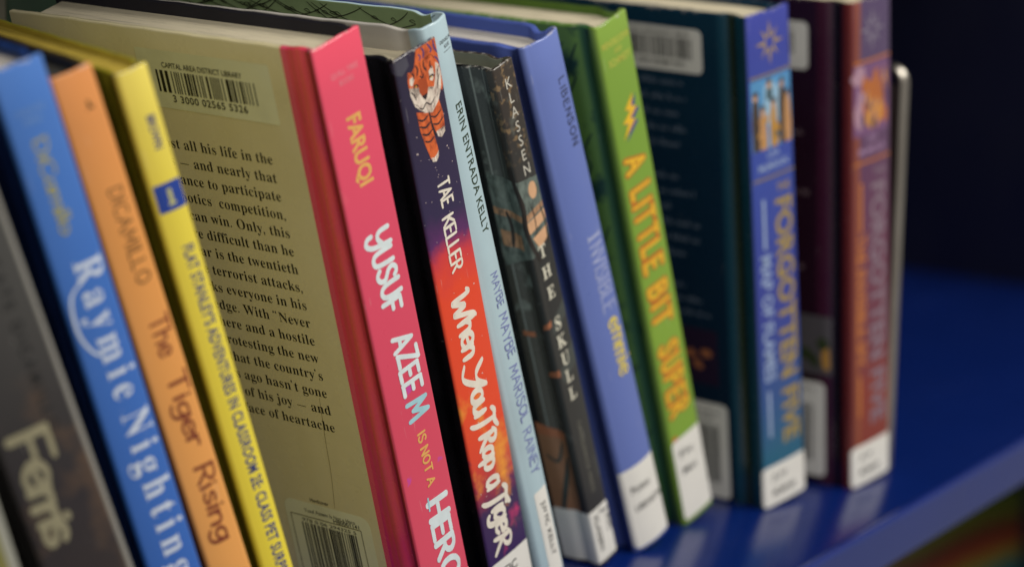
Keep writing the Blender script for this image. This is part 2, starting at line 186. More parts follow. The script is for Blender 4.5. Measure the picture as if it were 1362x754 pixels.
't': (228, [[169, -9, 124, -9, 97, -9, 77, -3, 66, 10, 54, 24, 48, 44, 48, 71, 48, 140, 48, 210, 48, 279, 39, 279, 30, 279, 20, 279, 20, 286, 20, 293, 20, 300, 47, 325, 70, 348, 88, 369, 106, 390, 120, 408, 129, 424, 134, 424, 139, 424, 144, 424, 144, 386, 144, 348, 144, 310, 165, 310, 186, 310, 208, 310, 208, 300, 208, 289, 208, 279, 186, 279, 165, 279, 144, 279, 144, 213, 144, 148, 144, 82, 144, 68, 146, 58, 149, 51, 153, 44, 159, 40, 168, 40, 184, 40, 196, 52, 206, 75, 212, 72, 217, 69, 222, 66, 202, 16]]),
'u': (375, [[151, -10, 131, -10, 100, -10, 78, -1, 65, 17, 52, 35, 46, 62, 46, 97, 46, 147, 46, 197, 46, 248, 46, 263, 44, 275, 39, 282, 35, 290, 26, 294, 11, 294, 11, 300, 11, 305, 11, 310, 55, 310, 98, 310, 142, 310, 142, 231, 142, 153, 142, 74, 142, 62, 145, 53, 151, 46, 157, 39, 165, 36, 177, 36, 197, 36, 214, 46, 228, 66, 228, 126, 228, 187, 228, 248, 228, 265, 226, 277, 221, 283, 216, 290, 206, 294, 189, 294, 189, 300, 189, 305, 189, 310, 234, 310, 279, 310, 324, 310, 324, 230, 324, 150, 324, 70, 324, 55, 326, 44, 331, 39, 336, 34, 346, 30, 360, 30, 360, 24, 360, 18, 360, 13, 323, 13, 279, 5, 228, -10, 228, 7, 228, 24, 228, 40, 217, 25, 203, 12, 186, 3, 169, -6]]),
'v': (306, [[148, -10, 142, -10, 108, 76, 73, 162, 38, 248, 32, 262, 27, 273, 22, 281, 17, 289, 9, 293, -3, 293, -3, 299, -3, 305, -3, 310, 53, 310, 108, 310, 164, 310, 164, 305, 164, 300, 164, 294, 161, 294, 158, 294, 156, 294, 138, 294, 129, 288, 129, 276, 129, 273, 129, 271, 130, 268, 148, 219, 167, 171, 185, 122, 202, 166, 219, 209, 236, 253, 239, 262, 241, 268, 241, 272, 241, 287, 229, 294, 203, 294, 203, 300, 203, 305, 203, 310, 237, 310, 271, 310, 305, 310, 305, 305, 305, 300, 305, 295, 292, 292, 283, 287, 278, 279, 272, 271, 266, 259, 260, 243, 227, 159, 193, 74, 160, -10, 154, -10]]),
'w': (435, [[128, -10, 122, -10, 87, 81, 52, 173, 17, 265, 14, 273, 10, 280, 6, 284, 2, 289, -4, 292, -11, 293, -11, 299, -11, 305, -11, 310, 39, 310, 89, 310, 138, 310, 138, 305, 138, 299, 138, 293, 129, 293, 123, 292, 120, 289, 116, 287, 114, 282, 114, 276, 114, 273, 115, 269, 116, 266, 116, 262, 118, 257, 120, 253, 135, 211, 151, 169, 167, 127, 181, 163, 196, 199, 211, 235, 208, 245, 204, 256, 201, 266, 197, 277, 194, 285, 190, 288, 186, 292, 179, 294, 168, 295, 168, 300, 168, 305, 168, 310, 220, 310, 271, 310, 323, 310, 323, 305, 323, 299, 323, 293, 305, 293, 296, 287, 296, 276, 296, 274, 296, 272, 296, 269, 297, 266, 297, 264, 298, 262, 310, 222, 323, 181, 336, 141, 351, 179, 367, 218, 382, 256, 385, 263, 387, 270, 387, 275, 387, 282, 384, 286, 380, 289, 375, 291, 367, 293, 356, 295, 356, 300, 356, 305, 356, 310, 386, 310, 415, 310, 445, 310, 445, 305, 445, 300, 445, 295, 436, 294, 429, 291, 425, 284, 421, 278, 416, 269, 412, 258, 376, 169, 340, 79, 304, -10, 299, -10, 294, -10, 289, -10, 267, 59, 245, 128, 223, 197, 195, 128, 167, 59, 140, -10, 134, -10]]),
'x': (319, [[42, 0, 5, 0, 5, 5, 5, 10, 5, 15, 25, 20, 44, 34, 62, 56, 82, 83, 103, 110, 123, 136, 96, 179, 70, 221, 43, 263, 31, 282, 18, 292, 4, 293, 4, 299, 4, 305, 4, 310, 59, 310, 114, 310, 169, 310, 169, 305, 169, 300, 169, 294, 150, 294, 140, 289, 140, 280, 140, 276, 143, 270, 149, 260, 161, 242, 172, 224, 183, 206, 197, 223, 210, 240, 224, 257, 231, 265, 234, 272, 234, 279, 234, 285, 232, 288, 227, 290, 223, 292, 214, 294, 201, 294, 201, 300, 201, 305, 201, 310, 238, 310, 274, 310, 311, 310, 311, 306, 311, 301, 311, 296, 292, 292, 273, 278, 254, 254, 235, 231, 217, 207, 198, 184, 229, 135, 260, 86, 291, 36, 296, 30, 299, 25, 303, 21, 306, 18, 312, 16, 319, 15, 319, 10, 319, 5, 319, 0, 264, 0, 210, 0, 155, 0, 155, 5, 155, 11, 155, 16, 165, 16, 173, 17, 178, 19, 183, 22, 185, 25, 185, 30, 185, 37, 181, 47, 173, 59, 161, 77, 150, 96, 138, 114, 124, 96, 111, 79, 97, 61, 89, 50, 85, 41, 85, 34, 85, 21, 94, 15, 114, 15, 115, 15, 116, 15, 118, 15, 118, 10, 118, 5, 118, 0, 80, 0]]),
'y': (300, [[69, -140, 52, -140, 35, -140, 21, -135, 10, -125, -1, -115, -7, -101, -7, -84, -7, -72, -3, -62, 5, -53, 12, -44, 23, -40, 36, -40, 47, -40, 57, -43, 64, -49, 71, -56, 75, -65, 75, -76, 75, -78, 74, -79, 74, -81, 74, -83, 74, -85, 74, -87, 74, -95, 78, -99, 86, -99, 94, -99, 103, -90, 114, -74, 120, -65, 125, -56, 129, -44, 134, -33, 137, -20, 140, -5, 106, 80, 71, 165, 36, 251, 32, 261, 28, 269, 25, 275, 21, 281, 18, 285, 15, 287, 11, 291, 5, 293, -3, 293, -4, 293, -4, 293, -5, 293, -5, 299, -5, 305, -5, 310, 51, 310, 106, 310, 162, 310, 162, 305, 162, 299, 162, 293, 149, 293, 141, 292, 136, 289, 131, 287, 128, 282, 128, 275, 128, 272, 129, 270, 130, 267, 131, 263, 132, 260, 133, 257, 150, 211, 168, 165, 185, 119, 200, 160, 215, 200, 230, 241, 233, 248, 235, 255, 236, 260, 237, 265, 238, 270, 238, 274, 238, 282, 235, 287, 229, 289, 224, 292, 215, 293, 203, 293, 203, 299, 203, 305, 203, 310, 235, 310, 267, 310, 300, 310, 300, 305, 300, 299, 300, 293, 290, 293, 283, 289, 277, 281, 271, 272, 266, 259, 259, 242, 227, 154, 194, 65, 162, -24, 151, -55, 140, -79, 129, -96, 119, -112, 107, -124, 95, -131, 83, -137]]),
'z': (293, [[98, 0, 13, 0, 13, 5, 13, 9, 13, 14, 64, 105, 116, 196, 168, 287, 155, 287, 141, 287, 128, 287, 104, 287, 85, 282, 72, 272, 59, 261, 50, 243, 44, 216, 38, 216, 32, 216, 26, 216, 28, 248, 30, 279, 32, 310, 113, 310, 194, 310, 275, 310, 275, 304, 275, 297, 275, 291, 225, 202, 175, 113, 126, 25, 135, 25, 143, 25, 152, 25, 184, 25, 207, 31, 223, 44, 238, 56, 251, 77, 260, 107, 265, 107, 271, 107, 276, 107, 273, 72, 271, 36, 268, 0, 183, 0]]),
'C': (468, [[338, -11, 257, -11, 212, -11, 172, -1, 137, 20, 103, 40, 75, 68, 56, 104, 36, 140, 26, 182, 26, 228, 26, 274, 36, 315, 56, 351, 76, 387, 104, 414, 139, 435, 174, 455, 214, 465, 259, 465, 290, 465, 326, 457, 367, 440, 374, 437, 381, 435, 388, 435, 404, 435, 415, 445, 419, 465, 425, 465, 431, 465, 437, 465, 437, 413, 437, 361, 437, 308, 431, 308, 425, 308, 420, 308, 405, 350, 383, 383, 356, 407, 329, 431, 299, 443, 265, 443, 184, 443, 144, 371, 144, 226, 144, 91, 188, 24, 278, 24, 305, 24, 332, 31, 358, 45, 384, 59, 408, 79, 428, 106, 435, 100, 441, 94, 447, 89, 401, 22]]),
'D': (496, [[90, 0, 20, 0, 20, 6, 20, 12, 20, 17, 41, 18, 55, 22, 63, 30, 70, 37, 74, 52, 74, 75, 74, 174, 74, 274, 74, 374, 74, 400, 70, 418, 61, 426, 52, 434, 37, 439, 15, 439, 15, 444, 15, 450, 15, 455, 84, 455, 153, 455, 222, 455, 302, 455, 363, 436, 405, 396, 447, 357, 468, 301, 468, 228, 468, 76, 388, 0, 228, 0, 159, 0], [206, 24, 222, 24, 266, 24, 299, 41, 319, 75, 340, 109, 351, 160, 351, 229, 351, 365, 308, 433, 223, 433, 206, 433, 195, 430, 190, 423, 185, 417, 182, 404, 182, 385, 182, 281, 182, 176, 182, 72, 182, 53, 185, 40, 190, 34, 195, 27]]),
'E': (442, [[143, 0, 14, 0, 14, 6, 14, 11, 14, 17, 38, 17, 54, 21, 62, 30, 71, 38, 75, 54, 75, 78, 75, 175, 75, 272, 75, 369, 75, 398, 71, 417, 62, 425, 53, 434, 38, 439, 16, 439, 16, 444, 16, 450, 16, 455, 144, 455, 271, 455, 399, 455, 399, 410, 399, 365, 399, 320, 394, 320, 389, 320, 383, 320, 378, 361, 364, 390, 340, 406, 317, 422, 281, 430, 232, 430, 217, 430, 207, 430, 200, 428, 193, 427, 188, 423, 186, 417, 184, 411, 183, 401, 183, 388, 183, 341, 183, 293, 183, 246, 186, 246, 190, 246, 193, 246, 223, 246, 245, 254, 259, 269, 273, 284, 283, 310, 288, 345, 293, 345, 299, 345, 304, 345, 304, 270, 304, 194, 304, 118, 299, 118, 293, 118, 287, 118, 285, 145, 280, 166, 273, 181, 266, 197, 255, 207, 241, 213, 227, 219, 208, 222, 185, 222, 184, 222, 184, 222, 183, 222, 183, 171, 183, 119, 183, 67, 183, 51, 186, 40, 192, 35, 198, 30, 211, 28, 230, 28, 263, 28, 291, 31, 313, 39, 336, 46, 355, 58, 371, 75, 386, 92, 400, 114, 411, 143, 417, 143, 424, 143, 430, 143, 421, 95, 411, 48, 402, 0, 273, 0]]),
'H': (523, [[91, 0, 15, 0, 15, 6, 15, 12, 15, 17, 39, 18, 54, 23, 62, 32, 71, 40, 75, 56, 75, 81, 75, 180, 75, 279, 75, 379, 75, 400, 70, 415, 62, 424, 54, 432, 39, 437, 16, 439, 16, 444, 16, 450, 16, 455, 91, 455, 167, 455, 242, 455, 242, 450, 242, 444, 242, 439, 225, 437, 213, 435, 204, 432, 196, 429, 190, 423, 187, 415, 184, 407, 182, 395, 182, 379, 182, 336, 182, 293, 182, 251, 235, 251, 289, 251, 342, 251, 342, 293, 342, 336, 342, 379, 342, 395, 340, 407, 337, 415, 335, 423, 329, 429, 320, 432, 312, 435, 299, 437, 282, 439, 282, 444, 282, 450, 282, 455, 357, 455, 432, 455, 507, 455, 507, 450, 507, 444, 507, 439, 484, 437, 468, 432, 461, 424, 453, 416, 449, 401, 449, 379, 449, 279, 449, 180, 449, 81, 449, 58, 453, 42, 461, 33, 469, 24, 484, 18, 507, 17, 507, 12, 507, 6, 507, 0, 432, 0, 357, 0, 282, 0, 282, 6, 282, 12, 282, 17, 305, 18, 321, 23, 329, 31, 338, 38, 342, 55, 342, 81, 342, 127, 342, 174, 342, 221, 289, 221, 235, 221, 182, 221, 182, 174, 182, 127, 182, 81, 182, 56, 186, 40, 194, 32, 202, 23, 218, 18, 242, 17, 242, 12, 242, 6, 242, 0, 166, 0]]),
'I': (261, [[91, 0, 13, 0, 13, 6, 13, 12, 13, 17, 36, 20, 52, 25, 61, 32, 71, 40, 75, 54, 75, 75, 75, 179, 75, 283, 75, 387, 75, 407, 71, 421, 63, 427, 55, 434, 39, 438, 13, 439, 13, 444, 13, 450, 13, 455, 90, 455, 167, 455, 244, 455, 244, 450, 244, 444, 244, 439, 221, 438, 204, 434, 196, 427, 187, 421, 183, 407, 183, 387, 183, 284, 183, 180, 183, 77, 183, 63, 184, 52, 187, 44, 191, 36, 197, 30, 206, 26, 215, 22, 228, 19, 246, 17, 246, 12, 246, 6, 246, 0, 168, 0]]),
'K': (510, [[92, 0, 16, 0, 16, 6, 16, 12, 16, 17, 39, 18, 55, 23, 63, 32, 71, 40, 75, 56, 75, 81, 75, 180, 75, 279, 75, 379, 75, 400, 71, 415, 63, 424, 55, 433, 39, 438, 17, 439, 17, 444, 17, 450, 17, 455, 92, 455, 167, 455, 242, 455, 242, 450, 242, 444, 242, 439, 226, 437, 213, 435, 205, 432, 196, 429, 191, 423, 187, 415, 184, 407, 183, 395, 183, 379, 183, 330, 183, 282, 183, 234, 229, 280, 275, 327, 321, 373, 339, 392, 349, 407, 349, 418, 349, 432, 329, 439, 291, 439, 291, 444, 291, 450, 291, 455, 356, 455, 421, 455, 486, 455, 486, 450, 486, 444, 486, 439, 483, 439, 480, 439, 477, 439, 438, 439, 394, 413, 345, 361, 320, 335, 295, 310, 271, 285, 335, 205, 399, 126, 463, 46, 471, 36, 479, 29, 487, 25, 495, 20, 505, 18, 519, 17, 519, 12, 519, 6, 519, 0, 440, 0, 360, 0, 281, 0, 281, 6, 281, 12, 281, 17, 291, 17, 299, 18, 306, 18, 313, 19, 318, 19, 322, 21, 330, 24, 334, 28, 334, 34, 334, 41, 328, 51, 316, 66, 277, 115, 238, 164, 199, 214, 194, 208, 188, 203, 183, 198, 183, 159, 183, 120, 183, 81, 183, 56, 187, 40, 195, 32, 203, 23, 219, 18, 242, 17, 242, 12, 242, 6, 242, 0, 167, 0]]),
'L': (426, [[144, 0, 15, 0, 15, 6, 15, 12, 15, 17, 39, 18, 54, 23, 62, 32, 71, 40, 75, 56, 75, 81, 75, 180, 75, 279, 75, 379, 75, 401, 70, 416, 62, 425, 54, 433, 39, 438, 16, 439, 16, 444, 16, 450, 16, 455, 94, 455, 172, 455, 250, 455, 250, 450, 250, 444, 250, 439, 232, 439, 218, 437, 208, 434, 198, 431, 192, 425, 188, 416, 184, 408, 182, 395, 182, 379, 182, 280, 182, 181, 182, 83, 182, 67, 183, 55, 185, 47, 188, 39, 192, 34, 200, 31, 207, 29, 218, 28, 234, 28, 266, 28, 293, 32, 315, 40, 336, 48, 355, 61, 370, 80, 385, 98, 398, 123, 409, 154, 415, 154, 421, 154, 427, 154, 419, 103, 410, 51, 402, 0, 273, 0]]),
'N': (494, [[409, -11, 403, -11, 304, 109, 206, 230, 107, 350, 107, 259, 107, 169, 107, 79, 107, 55, 111, 39, 119, 31, 126, 23, 142, 18, 167, 17, 167, 12, 167, 6, 167, 0, 117, 0, 68, 0, 18, 0, 18, 6, 18, 12, 18, 17, 34, 18, 46, 20, 54, 23, 62, 27, 68, 33, 71, 41, 74, 50, 76, 62, 76, 79, 76, 182, 76, 285, 76, 388, 53, 416, 40, 431, 36, 433, 32, 435, 26, 437, 18, 439, 18, 444, 18, 450, 18, 455, 64, 455, 110, 455, 156, 455, 235, 360, 313, 264, 391, 169, 391, 238, 391, 308, 391, 377, 391, 394, 389, 406, 386, 414, 383, 422, 377, 428, 369, 431, 360, 435, 348, 437, 331, 439, 331, 444, 331, 450, 331, 455, 381, 455, 430, 455, 480, 455, 480, 450, 480, 444, 480, 439, 456, 438, 441, 433, 433, 425, 426, 416, 422, 400, 422, 377, 422, 248, 422, 118, 422, -11, 415, -11]]),
'O': (525, [[295, -11, 261, -11, 227, -11, 197, -5, 169, 7, 140, 19, 116, 36, 94, 58, 73, 79, 57, 105, 45, 134, 33, 163, 28, 194, 28, 228, 28, 261, 33, 292, 45, 321, 57, 350, 73, 376, 95, 397, 116, 419, 141, 436, 170, 448, 199, 460, 231, 466, 265, 466, 298, 466, 329, 460, 357, 448, 385, 436, 410, 420, 431, 399, 452, 377, 469, 352, 481, 323, 492, 294, 498, 262, 498, 228, 498, 194, 492, 163, 481, 134, 469, 105, 452, 79, 430, 58, 409, 36, 384, 19, 355, 7, 326, -5], [228, 12, 265, 12, 341, 12, 379, 84, 379, 228, 379, 298, 369, 352, 348, 389, 326, 425, 297, 443, 260, 443, 183, 443, 145, 371, 145, 228, 145, 157, 156, 104, 177, 67, 199, 30]]),
'R': (473, [[91, 0, 15, 0, 15, 6, 15, 12, 15, 17, 39, 18, 54, 23, 62, 32, 71, 40, 75, 56, 75, 81, 75, 180, 75, 279, 75, 379, 75, 400, 70, 415, 62, 424, 54, 432, 39, 437, 16, 439, 16, 444, 16, 450, 16, 455, 83, 455, 150, 455, 217, 455, 284, 455, 334, 445, 367, 426, 400, 406, 417, 376, 417, 334, 417, 279, 383, 242, 315, 224, 354, 166, 393, 108, 432, 50, 439, 39, 446, 31, 452, 26, 458, 20, 467, 17, 478, 17, 479, 17, 480, 17, 480, 17, 480, 12, 480, 6, 480, 0, 433, 0, 386, 0, 338, 0, 293, 71, 247, 141, 201, 212, 195, 212, 188, 212, 182, 212, 182, 168, 182, 124, 182, 81, 182, 56, 186, 40, 194, 32, 202, 23, 218, 18, 242, 17, 242, 12, 242, 6, 242, 0, 166, 0], [182, 284, 182, 234, 189, 234, 196, 234, 203, 234, 238, 234, 264, 242, 280, 258, 296, 275, 304, 300, 304, 336, 304, 399, 277, 431, 224, 431, 206, 431, 195, 428, 190, 422, 185, 417, 182, 404, 182, 385, 182, 335]]),
'S': (390, [[49, -11, 43, -11, 43, 45, 43, 102, 43, 158, 49, 158, 56, 158, 62, 158, 73, 109, 90, 73, 111, 50, 133, 26, 162, 15, 197, 15, 222, 15, 242, 22, 257, 36, 271, 50, 279, 68, 279, 89, 279, 119, 261, 142, 225, 160, 204, 170, 183, 180, 163, 191, 124, 210, 95, 231, 77, 253, 59, 274, 50, 301, 50, 332, 50, 359, 56, 383, 67, 403, 79, 423, 95, 438, 115, 449, 136, 460, 159, 466, 185, 466, 198, 466, 213, 465, 229, 461, 246, 458, 263, 454, 282, 448, 286, 447, 289, 446, 291, 446, 294, 445, 297, 445, 300, 445, 311, 445, 318, 452, 320, 466, 327, 466, 333, 466, 339, 466, 339, 417, 339, 368, 339, 319, 334, 319, 328, 319, 322, 319, 316, 344, 306, 366, 293, 385, 281, 404, 265, 418, 248, 429, 231, 439, 213, 445, 194, 445, 171, 445, 153, 439, 140, 426, 126, 414, 120, 399, 120, 380, 120, 363, 125, 348, 137, 336, 149, 325, 166, 314, 189, 303, 210, 293, 232, 283, 253, 273, 281, 260, 302, 247, 317, 233, 333, 219, 344, 204, 350, 188, 356, 172, 359, 154, 359, 133, 359, 104, 352, 79, 339, 58, 325, 36, 306, 20, 281, 8, 256, -4, 226, -10, 192, -10, 181, -10, 170, -9, 158, -8, 147, -6, 136, -3, 126, 1, 114, 5, 105, 8, 98, 9, 91, 11, 87, 12, 85, 12, 77, 12, 72, 10, 69, 7, 66, 4, 63, -2, 61, -11, 55, -11]]),
'T': (423, [[171, 0, 92, 0, 92, 6, 92, 12, 92, 17, 116, 17, 133, 22, 142, 31, 151, 40, 156, 56, 156, 81, 156, 198, 156, 316, 156, 433, 154, 433, 151, 433, 149, 433, 114, 433, 86, 423, 65, 403, 45, 383, 32, 355, 29, 318, 23, 318, 17, 318, 11, 318, 11, 364, 11, 409, 11, 455, 144, 455, 277, 455, 410, 455, 410, 409, 410, 363, 410, 317, 405, 317, 399, 317, 394, 317, 386, 394, 344, 433, 269, 433, 267, 433, 265, 433, 263, 433, 263, 316, 263, 198, 263, 81, 263, 56, 268, 39, 276, 30, 285, 22, 302, 17, 328, 17, 328, 12, 328, 6, 328, 0, 249, 0]]),
'U': (492, [[307, -13, 248, -13, 186, -13, 141, 1, 114, 29, 87, 56, 73, 98, 73, 155, 73, 230, 73, 304, 73, 379, 73, 400, 69, 415, 61, 424, 52, 432, 37, 437, 15, 439, 15, 444, 15, 450, 15, 455, 90, 455, 165, 455, 240, 455, 240, 450, 240, 444, 240, 439, 224, 437, 211, 435, 202, 432, 194, 429, 188, 423, 185, 415, 182, 407, 181, 395, 181, 379, 181, 299, 181, 219, 181, 140, 181, 100, 188, 71, 203, 51, 218, 32, 242, 22, 275, 22, 353, 22, 392, 68, 392, 159, 392, 232, 392, 305, 392, 378, 392, 400, 388, 415, 379, 423, 371, 432, 354, 437, 328, 439, 328, 444, 328, 450, 328, 455, 377, 455, 426, 455, 474, 455, 474, 450, 474, 444, 474, 439, 454, 436, 440, 430, 433, 421, 426, 413, 422, 398, 422, 378, 422, 313, 422, 247, 422, 181, 422, 112, 408, 62, 380, 32, 351, 2]]),
'W': (611, [[177, -11, 171, -11, 124, 124, 78, 258, 32, 393, 27, 409, 21, 420, 15, 427, 9, 434, -1, 438, -15, 439, -15, 444, -15, 450, -15, 455, 50, 455, 115, 455, 181, 455, 181, 450, 181, 444, 181, 439, 166, 438, 156, 436, 150, 432, 143, 428, 140, 421, 140, 410, 140, 401, 143, 388, 148, 373, 173, 300, 198, 226, 223, 153, 249, 220, 275, 286, 301, 353, 296, 368, 291, 383, 286, 399, 281, 415, 275, 425, 267, 429, 260, 434, 247, 437, 229, 439, 229, 444, 229, 450, 229, 455, 299, 455, 369, 455, 439, 455, 439, 450, 439, 444, 439, 439, 408, 439, 393, 430, 393, 412, 393, 406, 395, 398, 399, 386, 424, 313, 449, 239, 474, 166, 496, 234, 518, 302, 541, 369, 546, 385, 549, 398, 549, 406, 549, 418, 545, 426, 538, 430, 531, 435, 519, 438, 503, 439, 503, 444, 503, 450, 503, 455, 543, 455, 584, 455, 624, 455, 624, 450, 624, 444, 624, 439, 611, 436, 601, 430, 594, 421, 588, 412, 581, 398, 575, 379, 532, 249, 489, 119, 446, -11, 440, -11, 434, -11, 428, -11, 390, 96, 353, 202, 316, 309, 274, 202, 232, 96, 190, -11, 184, -11]]),
}
DG = None
def curve_mesh(c):
    o = bpy.data.objects.new('tmp', c); COL.objects.link(o)
    dg = bpy.context.evaluated_depsgraph_get(); dg.update()
    me = o.evaluated_get(dg).to_mesh()
    V = [(v.co.x, v.co.y) for v in me.vertices]; F = [tuple(p.vertices) for p in me.polygons]
    o.evaluated_get(dg).to_mesh_clear()
    bpy.data.objects.remove(o); bpy.data.curves.remove(c)
    return V, F
def t_sans(txt, off=0.0, space=1.0, shear=0.0):
    c = bpy.data.curves.new('t', 'FONT'); c.body = txt; c.size = 1; c.offset = off; c.space_character = space
    c.shear = shear; c.resolution_u = 3
    V, F = curve_mesh(c)
    return V, F, .70
def t_serif(txt, off=0.0, space=0.0):
    c = bpy.data.curves.new('t', 'CURVE'); c.dimensions = '2D'; c.fill_mode = 'BOTH'; c.offset = off; c.resolution_u = 3
    x = 0.0; extra = []
    for ch in txt:
        if ch in SERIF:
            adv, S = SERIF[ch]
            for L in S:
                n = len(L)//6; sp = c.splines.new('BEZIER'); sp.bezier_points.add(n-1); sp.use_cyclic_u = True
                for i, p in enumerate(sp.bezier_points):
                    q = [v/1000 for v in L[i*6:i*6+6]]
                    p.handle_left_type = p.handle_right_type = 'FREE'
                    p.co = (q[2]+x, q[3], 0); p.handle_left = (q[0]+x, q[1], 0); p.handle_right = (q[4]+x, q[5], 0)
            x += adv/1000 + space
        elif ch == ' ': x += .175+space
        else:
            extra.append((ch, x)); x += {'\u2014': .62, '\u201c': .3, '\u2019': .16, '.': .17, ',': .17}.get(ch, .2)+space
    V, F = curve_mesh(c)
    def q(poly):
        n = len(V); V.extend(poly); F.append(tuple(range(n, n+len(poly))))
    def dot(cx, cy, r): q([(cx+r*math.cos(a*math.pi/4), cy+r*math.sin(a*math.pi/4)) for a in range(8)])
    def tail(cx, cy, s): q([(cx+.035*s, cy+.0*s), (cx+.03*s, cy-.04*s), (cx-.03*s, cy-.09*s), (cx-.005*s, cy-.03*s)])
    for ch, x0 in extra:
        if ch == '\u2014': q([(x0+.06, .13), (x0+.56, .13), (x0+.56, .158), (x0+.06, .158)])
        elif ch == '.': dot(x0+.06, .035, .038)
        elif ch == ',': dot(x0+.06, .035, .042); q([(x0+.10, .03), (x0+.09, -.03), (x0+.02, -.10), (x0+.055, -.01), (x0+.06, .035)])
        elif ch == '\u2019': dot(x0+.06, .45, .042); q([(x0+.10, .45), (x0+.09, .40), (x0+.03, .34), (x0+.06, .41), (x0+.06, .45)])
        elif ch == '\u201c':
            for dx in (.06, .19): dot(x0+dx, .40, .042); q([(x0+dx-.042, .40), (x0+dx-.03, .45), (x0+dx+.03, .50), (x0+dx-.0, .44), (x0+dx, .40)])
    return V, F, .475

